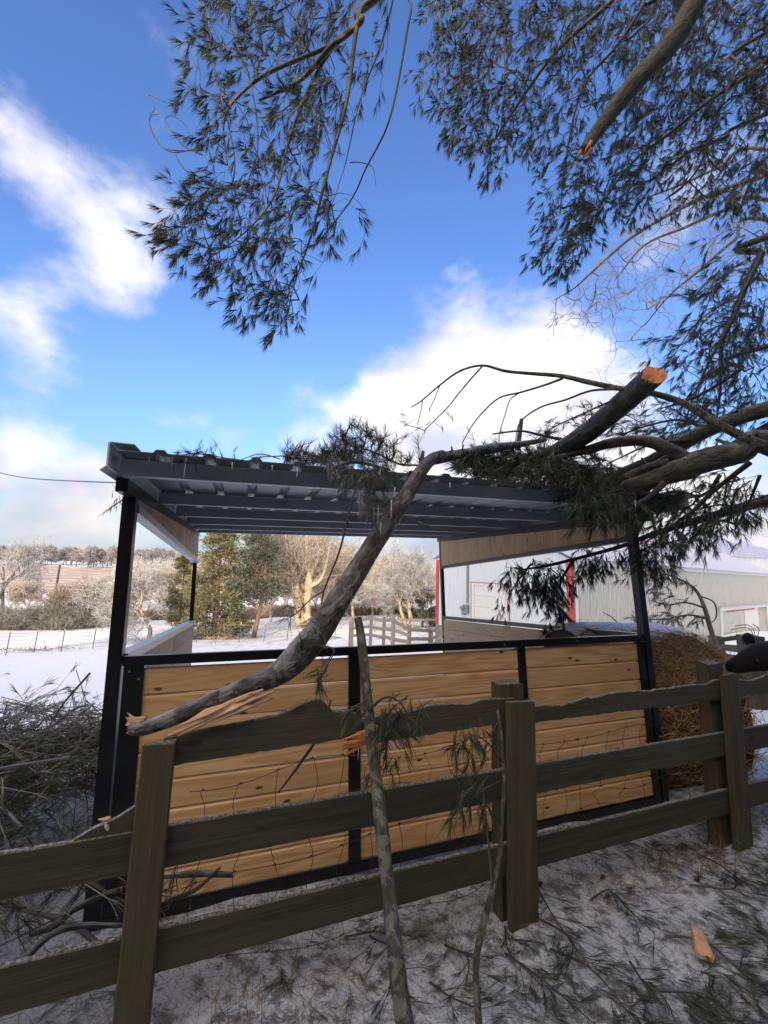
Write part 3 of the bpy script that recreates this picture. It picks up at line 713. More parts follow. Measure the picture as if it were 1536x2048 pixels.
#@@PART2
# ------------------------------------------------------------------ the standing pine at the right, its boughs hanging over the yard
TP = np.array([5.6, .9, 0.])
def standing_pine():
    r = thing('pine_tree', 'large white pine whose dark needle boughs hang across the top of the picture', 'pine tree', G(*TP[:2]))
    tr = np.array([[TP[0], TP[1], z, rr] for z, rr in ((-.3, .42), (1, .34), (3, .30), (6, .26), (9, .2), (12, .12), (15, .04))]) + rng.normal(size=(7, 4)) * [.06, .06, 0, 0]
    c = cr(tr, 6); mb = MB(); tube(mb, c[:, :3], c[:, 3], 14, rough=.06); mb.build('trunk', M['barkd'], r, smooth=True)
    def X(z, x=None, y=None, rr=.06): return (TP[0] if x is None else x, TP[1] if y is None else y, z, rr)
    # ---- left upper bough
    e1 = [X(5.4, rr=.075), (3.4, .9, 5.6, .055), (1.3, 1.35, 5.0, .04)]
    Ls = [limb([(748, 0, 2.5, 13), (721, 43, 2.5, 11), (662, 94, 2.55, 9), (600, 160, 2.6, 7), (518, 201, 2.65, 4)], extra=e1),
          limb([(716, 50, 2.5, 9), (664, 90, 2.55, 7), (533, 148, 2.7, 6), (467, 203, 2.75, 5), (447, 250, 2.8, 3), (455, 330, 2.85, 2)]),
          limb([(740, 0, 2.52, 9), (717, 35, 2.5, 8), (693, 203, 2.55, 6), (658, 332, 2.6, 5), (623, 468, 2.65, 3.5), (596, 546, 2.7, 2), (580, 600, 2.7, 1)]),
          limb([(700, 60, 2.55, 7), (650, 117, 2.6, 6), (600, 218, 2.65, 5), (572, 304, 2.7, 4), (549, 390, 2.7, 3.2), (494, 461, 2.75, 2.2), (400, 530, 2.8, 1)]),
          limb([(845, -40, 2.4, 4.5), (822, 23, 2.45, 4), (795, 172, 2.5, 3.5), (772, 258, 2.5, 3.2), (732, 336, 2.55, 2.6), (701, 402, 2.6, 2.2), (631, 492, 2.65, 1.5)], extra=[X(5.2, rr=.05), (3.2, 1.0, 4.9, .03), (1.4, 1.3, 4.6, .015)]),
          limb([(390, -40, 3.0, 5), (408, 10, 3.0, 4.2), (420, 98, 3.0, 3.5), (443, 195, 2.95, 2.8), (470, 330, 2.9, 2), (440, 420, 2.9, 1)], extra=[(1.6, 1.4, 5.2, .03), (.3, 1.7, 5.1, .025)]),
          limb([(478, -30, 2.9, 4), (482, 117, 2.85, 3.2), (502, 168, 2.8, 2.8), (515, 300, 2.8, 2), (470, 420, 2.85, 1)], extra=[(1.6, 1.4, 5.2, .03), (.5, 1.7, 5.0, .02)]),
          limb([(790, -20, 2.5, 4), (765, 80, 2.55, 3), (720, 200, 2.6, 2.4), (690, 330, 2.65, 1.6), (660, 420, 2.7, 1)])]
    P1 = [(400, 0), (375, 90), (365, 150), (350, 215), (375, 260), (400, 330), (375, 370), (330, 410), (290, 500), (350, 540), (440, 570), (470, 650), (520, 625), (560, 680), (605, 645), (620, 560), (640, 470), (640, 330), (660, 180), (700, 60), (760, 0), (820, -40), (400, -60)]
    P1b = [(x + 22, y - 22) for x, y in P1]
    P2 = [(640, 470), (690, 500), (748, 440), (730, 380), (700, 330), (720, 240), (765, 170), (790, 60), (760, 0), (700, 60), (660, 180), (640, 330)]
    A = np.concatenate([cloudpts(P1b, 480, 2.35, 3.1, .35), cloudpts(P2, 38, 2.4, 2.8, .3)])
    pine_mass(r, Ls, A, M['twig'], M['needle'], tips=(-.45, 0, -.45), shoot=(4, .17), m=22, L=.090, w=.0023, spread=.52, rleaf=.0015, names=('twigs', 'crown'))
    # bare curling twigs at its left
    mb = MB()
    for P in ([(408, 300), (352, 301), (320, 290), (298, 240), (310, 215), (297, 190), (330, 205)], [(400, 295), (350, 305), (320, 290), (300, 255), (303, 232), (318, 228)], [(410, 340), (380, 345), (362, 330), (352, 310), (357, 300)], [(405, 310), (365, 290), (340, 255), (330, 238), (345, 232), (370, 250), (385, 290)], [(640, 235), (652, 262), (668, 300), (690, 310)], [(700, 325), (720, 325), (745, 335), (752, 372)]):
        c = cr([list(at(x, y, 2.85 + .02 * i)) for i, (x, y) in enumerate(P)], 6); tube(mb, c, np.linspace(.0045, .0022, len(c)), 5)
    mb.build('twig', M['twig'], r, smooth=True)
    # ---- right upper boughs, farther up
    big = limb([(1420, -60, 2.75, 38), (1393, 0, 2.8, 36), (1337, 93, 2.9, 33), (1267, 168, 3.0, 29), (1202, 252, 3.1, 22), (1168, 302, 3.15, 17)], k=8, extra=[X(6.6, rr=.17), (4.2, 1.3, 6.2, .15)])
    mb = MB(); tube(mb, big[0], big[1], 16, rough=.05); o = mb.build('limb', M['barkd'], r, smooth=True, label='thick broken limb with an orange end')
    mb = MB(); e = big[0][-1]; dd = unit(big[0][-1] - big[0][-3])
    for k in range(8): 
        q = e + rng.normal(size=3) * .025; tube(mb, [q - dd * .05, q + dd * rng.uniform(.01, .05)], [.022, .004], 5, rough=.2)
    mb.build('broken_end', M['cut'], r)
    Ls = [limb([(1240, -40, 3.6, 9), (1225, 0, 3.6, 8), (1109, 107, 3.7, 6), (1020, 233, 3.9, 4), (975, 300, 4., 2)], extra=[X(7.2, rr=.07), (3.5, 2.6, 6.6, .05)]),
          limb([(1010, -50, 3.9, 6), (1006, 0, 3.9, 5), (1011, 154, 4.0, 3.5), (1000, 280, 4.1, 2)], extra=[X(7.6, rr=.05), (2.6, 3.0, 7.2, .04)]),
          limb([(1290, -30, 3.7, 7), (1286, 9, 3.7, 6), (1235, 90, 3.8, 5), (1165, 177, 3.9, 4), (1130, 330, 4., 3), (1120, 430, 4., 1.5)], extra=[X(7., rr=.06), (3.5, 2.6, 6.6, .04)]),
          limb([(900, -40, 3.9, 4), (880, 40, 3.9, 3), (900, 150, 4., 2)], extra=[(2.6, 3.0, 7.2, .04)]),
          limb([(1540, 120, 3.6, 9), (1523, 135, 3.6, 8), (1421, 200, 3.7, 6), (1347, 261, 3.8, 5), (1260, 330, 3.9, 4), (1190, 430, 4., 2), (1150, 500, 4.1, 1)], extra=[X(5.6, rr=.08)]),
          limb([(1540, 225, 3.7, 7), (1451, 275, 3.8, 6), (1380, 303, 3.9, 5), (1300, 360, 4., 3), (1220, 380, 4., 2)], extra=[X(5.0, rr=.07)]),
          limb([(1540, 60, 3.5, 6), (1470, 140, 3.6, 5), (1400, 330, 3.7, 3), (1330, 400, 3.8, 2)], extra=[X(6., rr=.05)])]
    P3 = [(845, 0), (862, 55), (845, 95), (838, 160), (880, 205), (915, 300), (955, 312), (975, 350), (1008, 340), (1030, 285), (1075, 285), (1110, 330), (1088, 400), (1078, 490), (1125, 538), (1175, 510), (1215, 440), (1290, 420), (1400, 400), (1524, 410), (1560, 300), (1560, -60), (900, -60)]
    A = cloudpts(P3, 1900, 3.3, 4.7, .45)
    pine_mass(r, Ls, A, M['twig'], M['needle'], tips=(-.35, -.05, -.6), shoot=(4, .20), m=18, L=.098, w=.0034, spread=.5, rleaf=.0014, names=('twigs', 'crown'))
    # ---- right edge
    Ls = [limb([(1545, 470, 3.4, 11), (1523, 508, 3.4, 10), (1491, 573, 3.4, 9), (1468, 629, 3.4, 8), (1444, 690, 3.4, 6), (1440, 780, 3.4, 4), (1432, 850, 3.4, 2)], extra=[X(4.2, rr=.09)]),
          limb([(1470, 625, 3.4, 5), (1420, 720, 3.35, 4), (1385, 800, 3.3, 3), (1368, 850, 3.3, 2)]),
          limb([(1545, 690, 3.2, 8), (1480, 740, 3.2, 6), (1400, 790, 3.2, 4), (1330, 815, 3.2, 2)], extra=[X(3.4, rr=.06)])]
    P4 = [(1312, 690), (1370, 650), (1400, 600), (1395, 560), (1450, 510), (1524, 470), (1560, 600), (1560, 830), (1480, 850), (1420, 800), (1360, 740)]
    A = np.concatenate([cloudpts(P4, 210, 3.0, 3.9, .4), cloudpts([(1390, 440), (1560, 420), (1560, 560), (1440, 560)], 22, 3.2, 4., .4)])
    pine_mass(r, Ls, A, M['twig'], M['needle'], tips=(-.4, 0, -.5), shoot=(4, .20), m=18, L=.10, w=.0030, spread=.5, rleaf=.0015, names=('twigs', 'crown'))
    # ---- rest of the crown round the trunk; boughs over viewer added to block skylight
    A = []
    while len(A) < 2600:
        p = np.array([rng.uniform(-3.5, 9), rng.uniform(-5, 6), rng.uniform(2.8, 13)])
        hr = math.hypot(p[0] - TP[0], p[1] - TP[1])
        if hr > 6.5 * (1 - max(0, p[2] - 5) / 9) and not (p[1] < .8 and p[2] < 6.5 and hr < 9.5): continue
        q = p - CP; dz = q @ fw
        if dz > 0 and abs(q @ cR / dz) < 1.0 and abs(q @ cU / dz) < 1.35: continue
        A.append(p)
    A = np.array(A); Ls = []
    for k in range(26):
        z = rng.uniform(3.2, 12); a = rng.uniform(math.pi * .55, math.pi * 2.1); Lh = 5.5 * (1 - max(0, z - 6) / 9)
        e = TP + [math.cos(a) * Lh, math.sin(a) * Lh, z - .3]; 
        c = cr([[TP[0], TP[1], z - .4, .06], [(TP[0] + e[0]) / 2, (TP[1] + e[1]) / 2, z + .3, .035], [*e, .01]], 5); Ls.append((c[:, :3], c[:, 3]))
    pine_mass(r, Ls, A, M['twig'], M['needle'], tips=(0, 0, -.4), m=12, L=.16, w=.011, spread=.9, rleaf=.002, names=('twigs', 'crown'), step=.3, sides=6, part_limb=False)
standing_pine()

# ------------------------------------------------------------------ the broken log leaning from the fence onto the roof
def fallen_log():
    r = thing('fallen_log', 'thick pale-barked bent log leaning from the left fence post up onto the shed roof', 'log', at(340, 1480, 1.62))
    A = [(262, 1456, 1.64, 12), (290, 1456, 1.64, 15), (350, 1434, 1.66, 17), (430, 1400, 1.68, 18), (500, 1371, 1.74, 20), (556, 1347, 1.84, 25), (600, 1308, 1.92, 31), (640, 1258, 1.97, 30), (688, 1184, 2.06, 26), (733, 1112, 2.15, 23), (773, 1050, 2.23, 21), (807, 1000, 2.30, 19), (838, 948, 2.38, 16), (862, 920, 2.46, 14), (885, 910, 2.55, 12)]
    P, R = limb(A, 7, sc=.88); mb = MB(); tube(mb, P, R, 20, rough=.032, freq=3.5); mb.build('trunk', M['bark'], r, smooth=True)
    A = [(868, 918, 2.50, 17), (900, 912, 2.6, 16), (940, 905, 2.7, 14), (985, 896, 2.9, 14), (1030, 890, 3.1, 10), (1090, 880, 3.4, 6)]
    P2, R2 = limb(A, 6); mb = MB(); tube(mb, P2, R2, 12, rough=.08); mb.build('branch', M['bark'], r, smooth=True)
    mb = MB(); a, b = at(838, 950, 2.40), at(846, 903, 2.45); tube(mb, [a, (a + b) / 2, b], [.018, .015, .011], 7, rough=.12)
    for (x, y, x2, y2, Y, rr) in ((905, 905, 903, 893, 2.6, .009), (925, 900, 927, 889, 2.62, .006), (835, 1045, 858, 1053, 2.26, .012), (858, 1053, 882, 1060, 2.28, .006)):
        tube(mb, [at(x, y, Y), at(x2, y2, Y)], [rr, rr * .6], 6, rough=.1)
    mb.build('branch_stub', M['barkd'], r)
    # torn wood on the underside of the lower part
    mb = MB()
    for k in range(16):
        t0 = rng.uniform(0, .5); t1 = t0 + rng.uniform(.25, .5)
        def q(t, o): 
            x = 335 + (585 - 335) * t; y = np.interp(x, [335, 400, 450, 500, 550, 590], [1468, 1443, 1424, 1404, 1388, 1376]); return at(x, y + o, np.interp(x, [335, 500, 590], [1.60, 1.68, 1.81]))
        o = rng.uniform(-16, 9); w = rng.uniform(.008, .017)
        tube(mb, [q(t0, o + 4), q((t0 + t1) / 2, o), q(min(t1, 1), o - 3)], [w * .3, w, w * .4], 6, rough=.25)
    mb.build('torn_wood', M['splint'], r)
    mb = MB()
    for k in range(7):
        q = at(262 + rng.uniform(-8, 6), 1452 + rng.uniform(-14, 16), 1.64); tube(mb, [q + (at(285, 1452, 1.64) - at(262, 1452, 1.64)), q, q + rng.normal(size=3) * .006 + [-.018, 0, .006]], [.010, .008, .001], 5, rough=.2)
    mb.build('splinter', M['splint'], r)
    # needles hanging under the log
    Ls = [limb([(655, 1330, 1.85, 3), (640, 1360, 1.82, 2), (632, 1390, 1.80, 1.5)]), limb([(640, 1290, 1.88, 3), (668, 1300, 1.84, 2), (655, 1330, 1.82, 1.2)])]
    A = np.concatenate([cloudpts([(620, 1335), (650, 1335), (655, 1385), (630, 1385)], 7, 1.76, 1.84), cloudpts([(590, 1280), (680, 1260), (650, 1330), (600, 1320)], 8, 1.84, 1.9)])
    pine_mass(r, Ls, A, M['twig'], M['needle'], tips=(-.25, 0, -1.), m=18, L=.085, w=.0016, spread=.4, rleaf=.001)
fallen_log()

def roofjunk():
    # limb with the orange end, lying on the roof
    r = thing('fallen_limb', 'dark broken limb with a bright orange end rising above the shed roof', 'tree limb', at(1150, 890, 3.4))
    P, R = limb([(1306, 752, 2.35, 33), (1262, 792, 2.52, 33), (1215, 832, 2.70, 31), (1165, 872, 2.92, 28), (1110, 905, 3.2, 24), (1050, 932, 3.5, 18), (980, 948, 3.9, 13)], 7)
    P = P.copy(); mb = MB(); tube(mb, P, R, 18, rough=.04); mb.build('limb', M['barkd'], r, smooth=True)
    # slanting break
    d = unit(P[0] - P[3]); n = 20; mb = MB(); T, N, B = frames(P[:6]); V = [P[0] + d * .012]
    for k in range(n):
        a = k / n * 6.283; o = N[0] * math.cos(a) + B[0] * math.sin(a); V.append(P[0] + o * R[0] * .985 + d * (.004 + max(0, o @ unit(fw + .4 * cR - .6 * cU)) * .05 + rng.uniform(0, .008)))
    for k in range(n):
        a = k / n * 6.283; o = N[0] * math.cos(a) + B[0] * math.sin(a); V.append(P[0] + o * R[0] * .97 - d * .02)
    t = [(0, 1 + k, 1 + (k + 1) % n) for k in range(n)]; q = [(1 + k, 1 + n + k, 1 + n + (k + 1) % n, 1 + (k + 1) % n) for k in range(n)]
    mb.add(V, tris=t, quads=q, rn=.4); mb.build('broken_end', M['cut'], r)
    mb = MB(); a, b = at(1035, 900, 3.5), at(1043, 838, 3.5); tube(mb, [a, (a + b) / 2, b], [.024, .021, .016], 7, rough=.1); mb.build('branch_stub', M['barkg'], r)
    Ls = [limb([(1150, 885, 3.25, 5), (1080, 870, 3.3, 4), (1040, 862, 3.3, 3), (985, 868, 3.3, 2)]), limb([(1180, 860, 3.2, 4), (1130, 900, 3.2, 3), (1050, 930, 3.2, 2)]), limb([(1100, 905, 3.4, 5), (1000, 915, 3.4, 4), (930, 925, 3.4, 3), (890, 940, 3.4, 2)])]
    A = np.concatenate([cloudpts([(905, 925), (960, 885), (1060, 890), (1180, 900), (1260, 950), (1180, 985), (1060, 975), (920, 950)], 520, 2.95, 4.2, .3), cloudpts([(1060, 880), (1120, 810), (1230, 800), (1240, 860), (1120, 920)], 60, 3.1, 3.7)])
    A = np.concatenate([A, cloudpts([(895, 925), (960, 905), (1100, 915), (1260, 955), (1240, 985), (1100, 972), (920, 948)], 300, 2.5, 3.1, .3)])
    pine_mass(r, Ls, A, M['twig'], M['needled'], tips=(-.3, 0, .05), m=16, L=.095, w=.0036, spread=.75)
    # heavy limb entering from the right, forking over the roof
    r = thing('fallen_limb', 'heavy mossy forked limb reaching in from the right and resting on the shed roof', 'tree limb', at(1500, 905, 2.6))
    ext = [(4.3, 2.1, 1.2, .16), (3.4, 2.3, 1.9, .15)]
    L1 = limb([(1545, 888, 2.55, 34), (1480, 905, 2.6, 34), (1420, 918, 2.65, 33), (1365, 938, 2.7, 33), (1310, 958, 2.8, 26), (1262, 975, 2.9, 25), (1225, 990, 3.05, 14)], 7, extra=ext)
    L2 = limb([(1375, 925, 2.7, 24), (1335, 898, 2.72, 20), (1290, 882, 2.78, 17), (1230, 885, 2.85, 14), (1180, 898, 2.95, 12), (1120, 915, 3.1, 10), (1050, 935, 3.3, 9), (960, 955, 3.6, 4)], 7)
    L3 = limb([(1372, 915, 2.9, 16), (1300, 935, 2.9, 15), (1240, 962, 3.0, 13), (1180, 978, 3.1, 12), (1130, 985, 3.2, 6)], 6)
    for n_, (P, R) in enumerate((L1, L2, L3)):
        mb = MB(); tube(mb, P, R, 18, rough=.10, freq=5); mb.build('limb', M['barkd'], r, smooth=True)
        mb = MB()
        for k in range(5):
            i = rng.integers(3, len(P) - 2); o = unit(rng.normal(size=3) + [0, -.4, .5]); b0 = P[i] + o * R[i] * .7; tube(mb, [b0, b0 + o * R[i] * .6, b0 + o * R[i] * rng.uniform(.9, 2.2)], [R[i] * .38, R[i] * .22, R[i] * .15], 7, rough=.15)
        mb.build('branch_stub', M['barkd'], r)
    Ls = [limb([(1330, 965, 2.7, 9), (1290, 1000, 2.75, 7), (1240, 1015, 2.85, 6), (1180, 1020, 2.95, 4)]), limb([(1500, 925, 2.7, 8), (1430, 980, 2.8, 6), (1380, 1030, 2.9, 4), (1360, 1080, 2.95, 2)]), limb([(1440, 950, 2.8, 6), (1400, 1010, 2.85, 5), (1330, 1060, 2.95, 3), (1290, 1085, 3.0, 2)]),
          limb([(1520, 950, 2.8, 5), (1500, 1000, 2.9, 3), (1470, 1060, 3., 2)])]
    A = np.concatenate([cloudpts([(1145, 965), (1270, 955), (1285, 1015), (1160, 1020)], 80, 2.55, 2.85, .3),
                        cloudpts([(1290, 960), (1480, 930), (1524, 960), (1524, 1000), (1440, 1060), (1390, 1075), (1300, 1050), (1270, 1010)], 190, 2.75, 3.5, .3),
                        cloudpts([(1290, 1045), (1400, 1060), (1340, 1120), (1270, 1130)], 40, 3., 3.4, .3), cloudpts([(1490, 980), (1524, 960), (1524, 1030), (1480, 1040)], 8, 2.9, 3.1)])
    pine_mass(r, Ls, A, M['twig'], M['needle'], tips=(-.2, 0, -.55), m=15, L=.09, w=.0028, spread=.5, limb_mat=M['barkd'], shoot=(3, .15))
    # second limb, higher up behind the first
    r = thing('fallen_limb', 'straight dark limb behind the forked limb, sloping down onto the roof pile', 'tree limb', at(1500, 835, 3.0))
    L1 = limb([(1545, 815, 3.0, 24), (1470, 838, 3.05, 23), (1410, 862, 3.1, 22), (1350, 895, 3.2, 19), (1290, 925, 3.4, 14), (1220, 950, 3.7, 9), (1140, 965, 4.1, 5)], 7, extra=[(4.3, 2.6, 3.3, .11)])
    L2 = limb([(1545, 850, 3.05, 14), (1490, 880, 3.1, 15), (1440, 905, 3.15, 10)], 6)
    for (P, R) in (L1, L2):
        mb = MB(); tube(mb, P, R, 16, rough=.05); mb.build('limb', M['barkd'], r, smooth=True)
    Ls = [limb([(1420, 860, 3.1, 5), (1360, 840, 3.2, 4), (1300, 850, 3.3, 3), (1240, 870, 3.4, 2)]), limb([(1380, 880, 3.1, 4), (1300, 890, 3.2, 3), (1220, 925, 3.3, 2)])]
    A = cloudpts([(1180, 850), (1240, 815), (1330, 800), (1450, 800), (1470, 850), (1380, 880), (1240, 890)], 130, 3.0, 4.0, .3)
    pine_mass(r, Ls, A, M['twig'], M['needle'], tips=(-.4, 0, -.1), m=14, L=.085, w=.0026, spread=.5, shoot=(3, .15))
    # grey arching branch
    r = thing('arching_branch', 'long grey branch arching up over the roof with thin drooping tips against the cloud', 'branch', at(1540, 890, 2.35))
    L1 = limb([(1560, 902, 2.30, 14), (1500, 880, 2.32, 13), (1430, 845, 2.36, 11.5), (1370, 808, 2.4, 10), (1310, 788, 2.46, 8.5), (1240, 777, 2.5, 7.5), (1180, 765, 2.55, 7.5), (1122, 752, 2.6, 6), (1060, 747, 2.65, 5), (1010, 742, 2.68, 4.5), (965, 731, 2.7, 3.4), (920, 742, 2.75, 3), (880, 770, 2.8, 2.4), (845, 800, 2.82, 2), (822, 815, 2.84, 1.4)], 6, extra=[(4., 2.2, 1.6, .06)])
    Ls = [L1, limb([(965, 732, 2.7, 2.6), (940, 760, 2.72, 2.2), (915, 790, 2.75, 2), (895, 815, 2.75, 1.6), (852, 858, 2.8, 1)]),
          limb([(1125, 757, 2.6, 4), (1090, 770, 2.62, 3.2), (1040, 785, 2.66, 2.8), (1000, 795, 2.7, 2.4), (970, 820, 2.7, 2), (945, 850, 2.72, 1.6), (925, 885, 2.75, 1)]),
          limb([(1230, 778, 2.5, 4), (1180, 782, 2.55, 3.2), (1130, 800, 2.6, 2.8), (1080, 815, 2.65, 2.4), (1040, 845, 2.7, 1.8), (1030, 885, 2.7, 1)]),
          limb([(1040, 785, 2.66, 2), (1020, 800, 2.66, 1.6), (1010, 830, 2.68, 1.2), (998, 868, 2.7, 1)]), limb([(1290, 790, 2.5, 4), (1230, 800, 2.55, 3), (1160, 830, 2.6, 2.4), (1100, 860, 2.65, 1.6), (1075, 900, 2.7, 1)]),
          limb([(845, 800, 2.82, 1.6), (842, 820, 2.82, 1.2), (835, 850, 2.82, .8)]), limb([(880, 770, 2.8, 1.6), (868, 800, 2.8, 1.2), (858, 820, 2.8, .8)])]
    for (P, R) in Ls[1:]: R[:] = np.maximum(R, .0030)
    A = np.array([at(x, y, 2.74) for x, y in ((805, 828), (800, 842), (812, 850), (838, 856), (860, 822), (905, 838), (885, 858), (850, 862), (925, 890), (948, 880), (1005, 865), (998, 880), (1025, 895), (1090, 850), (1075, 880), (1105, 838), (1060, 870))])
    pine_mass(r, Ls, A, M['twig'], M['needled'], tips=(-.3, 0, -.8), m=9, L=.05, w=.0022, spread=.35, limb_mat=M['barkg'], sides=10, side=.6)
    # sprays of needles lying along the front of the roof
    r = thing('pine_spray', 'frosted pine spray drooping over the roof edge just left of the log', 'pine branch', at(700, 930, 2.4))
    Ls = [limb([(860, 930, 2.5, 3), (800, 928, 2.5, 3), (750, 905, 2.5, 2.5), (700, 890, 2.45, 2)]), limb([(780, 940, 2.4, 4), (720, 925, 2.3, 5), (680, 930, 2.22, 5), (655, 945, 2.2, 4)]), limb([(640, 925, 2.4, 3), (600, 915, 2.4, 2.5), (570, 912, 2.4, 2), (500, 915, 2.3, 1)]),
          limb([(690, 930, 2.2, 3), (720, 960, 2.15, 3), (730, 985, 2.12, 2.4), (745, 1010, 2.1, 1.6)])]
    up = np.concatenate([cloudpts([(630, 905), (680, 850), (705, 840), (760, 860), (800, 900), (780, 925), (640, 925)], 90, 2.3, 2.7, .3), cloudpts([(560, 912), (640, 895), (800, 905), (850, 925), (600, 930)], 90, 2.35, 2.8, .3), np.array([at(x, y, 2.5) for x, y in ((577, 880), (568, 903), (605, 890), (622, 885), (705, 838), (770, 858), (795, 880), (812, 870), (835, 880), (838, 905), (815, 918), (690, 872), (735, 868), (712, 855))])])
    pine_mass(r, Ls[:1] + Ls[2:3], up, M['twigice'], M['needled'], tips=(0, -.1, 1.1), m=20, L=.085, w=.0020, spread=.9, droop=.02)
    dn = np.concatenate([cloudpts([(640, 915), (760, 920), (800, 950), (790, 1010), (740, 1040), (700, 1000), (660, 960)], 110, 2.08, 2.3, .3), cloudpts([(560, 905), (660, 905), (660, 925), (560, 920)], 30, 2.25, 2.5), np.array([at(x, y, 2.12) for x, y in ((720, 1020), (745, 1045), (755, 1060), (735, 1035), (690, 990), (680, 975))])])
    pine_mass(r, Ls[1:2] + Ls[3:], dn, M['twigice'], M['needlef'], tips=(.15, 0, -.8), m=18, L=.08, w=.0019, spread=.5)
    ICL = ['icicle under the drooping frosted spray, just left of the log', 'short icicle at the left of those under the drooping spray', 'lowest icicle under the drooping spray beside the log', 'longest icicle close to the left side of the log', 'short icicle touching the left side of the log', 'icicle below the small flat pine spray', 'icicle nearest the left roof corner', 'long icicle at the right end of the small flat spray', 'short icicle beside the one nearest the left roof corner', 'icicle left of the drooping spray, below the first upright tuft', 'tiny icicle between the small flat spray and the drooping one', 'small icicle on the roof edge just right of the log', 'icicle near the right end of the roof under the hanging needles', 'tiny icicle some way left of the drooping spray']
    for i, (x, y, L) in enumerate(((757, 1010, .09), (748, 1015, .05), (762, 1045, .06), (783, 1000, .10), (790, 975, .05), (345, 915, .05), (300, 905, .07), (372, 915, .10), (315, 905, .04), (595, 935, .05), (465, 925, .035), (900, 965, .03), (1270, 1000, .05), (545, 930, .03))):
        Y = np.interp(x, [300, 345, 372, 790, 1270], [1.98, 2.0, 2.02, 2.12, 2.68]); p = at(x, y, Y); mb = MB(); tube(mb, cr([[*p, .0045], [*(p - [0, 0, L * .4]), .0036], [*(p - [0, 0, L]), .0008]], 3)[:, :3], np.linspace(.0042, .0008, 7), 6, rough=.15)
        tag(mb.build('icicle', M['ice'], None), ICL[i], 'icicle', 'icicles along the roof edge')
    r = thing('pine_spray', 'small flat pine spray on the roof edge near the left corner', 'pine branch', at(370, 910, 2.05))
    Ls = [limb([(460, 925, 2.2, 1.6), (400, 908, 2.1, 1.6), (360, 910, 2.05, 1.3)]), limb([(560, 918, 2.3, 1.6), (520, 908, 2.25, 1.4), (480, 920, 2.2, 1)])]
    A = np.array([at(x, y, 2.06) for x, y in ((355, 905), (375, 903), (395, 905), (410, 910), (350, 915), (365, 918), (430, 912), (445, 915), (385, 910), (402, 903), (470, 918), (520, 915))])
    pine_mass(r, Ls, A, M['twigice'], M['needled'], tips=(-.6, 0, -.1), m=16, L=.07, w=.002, spread=.6)
    r = thing('pine_spray', 'little pine sprig poking out behind the left front post of the shed', 'pine branch', at(240, 1000, 2.3))
    Ls = [limb([(262, 990, 2.32, 2), (240, 1003, 2.3, 1.6), (218, 1018, 2.28, 1)])]
    A = np.array([at(x, y, 2.3) for x, y in ((212, 1022), (222, 1018), (232, 1010), (240, 1005), (248, 1000), (246, 1015))])
    pine_mass(r, Ls, A, M['twig'], M['needled'], tips=(-.4, 0, -.9), m=10, L=.06, w=.002, spread=.35)
    # the twig that hangs down inside from the roof
    r = thing('hanging_twig', 'long thin bare twig hanging from the roof edge with needle tufts beside the log', 'twig', at(700, 1000, 2.1))
    Ls = [limb([(712, 975, 2.1, 2.6), (703, 1005, 2.1, 2.8), (690, 1060, 2.08, 3), (678, 1105, 2.06, 2.8), (660, 1150, 2.04, 2.6), (647, 1185, 2.02, 2.4), (640, 1240, 2.0, 1.6)]), limb([(647, 1182, 2.02, 2.2), (620, 1200, 2.0, 1.8), (595, 1225, 2., 1.4), (570, 1240, 2., 1)]), limb([(625, 1198, 2.0, 1.2), (632, 1215, 2.0, 1), (628, 1240, 2.0, .8)])]
    A = np.array([at(x, y, 2.0) for x, y in ((572, 1212), (565, 1238), (580, 1250), (600, 1235), (615, 1240), (610, 1225), (628, 1250), (635, 1265), (622, 1262), (590, 1215), (640, 1235))])
    pine_mass(r, Ls, A, M['twig'], M['needled'], tips=(-.35, 0, -.9), m=10, L=.07, w=.0017, spread=.4)
    # bough hanging outside the right wall
    r = thing('hanging_bough', 'dark needle bough hanging beyond the right shed wall in front of the white barn', 'pine branch', at(1150, 1080, 4.3))
    Ls = [limb([(1330, 1060, 3.6, 8), (1250, 1090, 3.9, 6), (1180, 1110, 4.1, 5), (1100, 1130, 4.3, 4), (1040, 1140, 4.4, 2)], extra=[(3.1, 2.9, 2.3, .05)]), limb([(1150, 1115, 4.2, 4), (1120, 1170, 4.3, 3), (1140, 1210, 4.3, 2)]), limb([(1060, 1130, 4.4, 3), (1030, 1170, 4.4, 2), (1015, 1200, 4.4, 1)])]
    A = np.concatenate([cloudpts([(1020, 1115), (1090, 1110), (1125, 1130), (1135, 1240), (1112, 1225), (1060, 1180)], 110, 3.95, 4.7, .35), cloudpts([(985, 1130), (1030, 1120), (1025, 1200), (1005, 1190)], 14, 4.1, 4.6), cloudpts([(1150, 1090), (1320, 1070), (1340, 1110), (1160, 1130)], 60, 3.8, 4.4, .3)])
    pine_mass(r, Ls, A, M['twig'], M['needle'], tips=(.15, 0, -.8), m=15, L=.10, w=.0034, spread=.45, shoot=(4, .20))
    # dead stem standing against the fence
    r = thing('leaning_pole', 'tall lichen-spotted dead branch leaning upright against the fence in the foreground', 'branch', at(812, 2050, 1.05))
    L0 = limb([(716, 1236, 2.0, 10), (724, 1290, 1.95, 12), (735, 1400, 1.86, 13.5), (745, 1500, 1.74, 15), (757, 1600, 1.62, 16), (768, 1700, 1.5, 17), (779, 1800, 1.38, 17.5), (790, 1900, 1.27, 19), (802, 2000, 1.16, 22), (815, 2080, 1.1, 24)], 8)
    mb = MB(); tube(mb, L0[0], L0[1], 14, rough=.06, freq=9); mb.build('stem', M['barkg'], r, smooth=True)
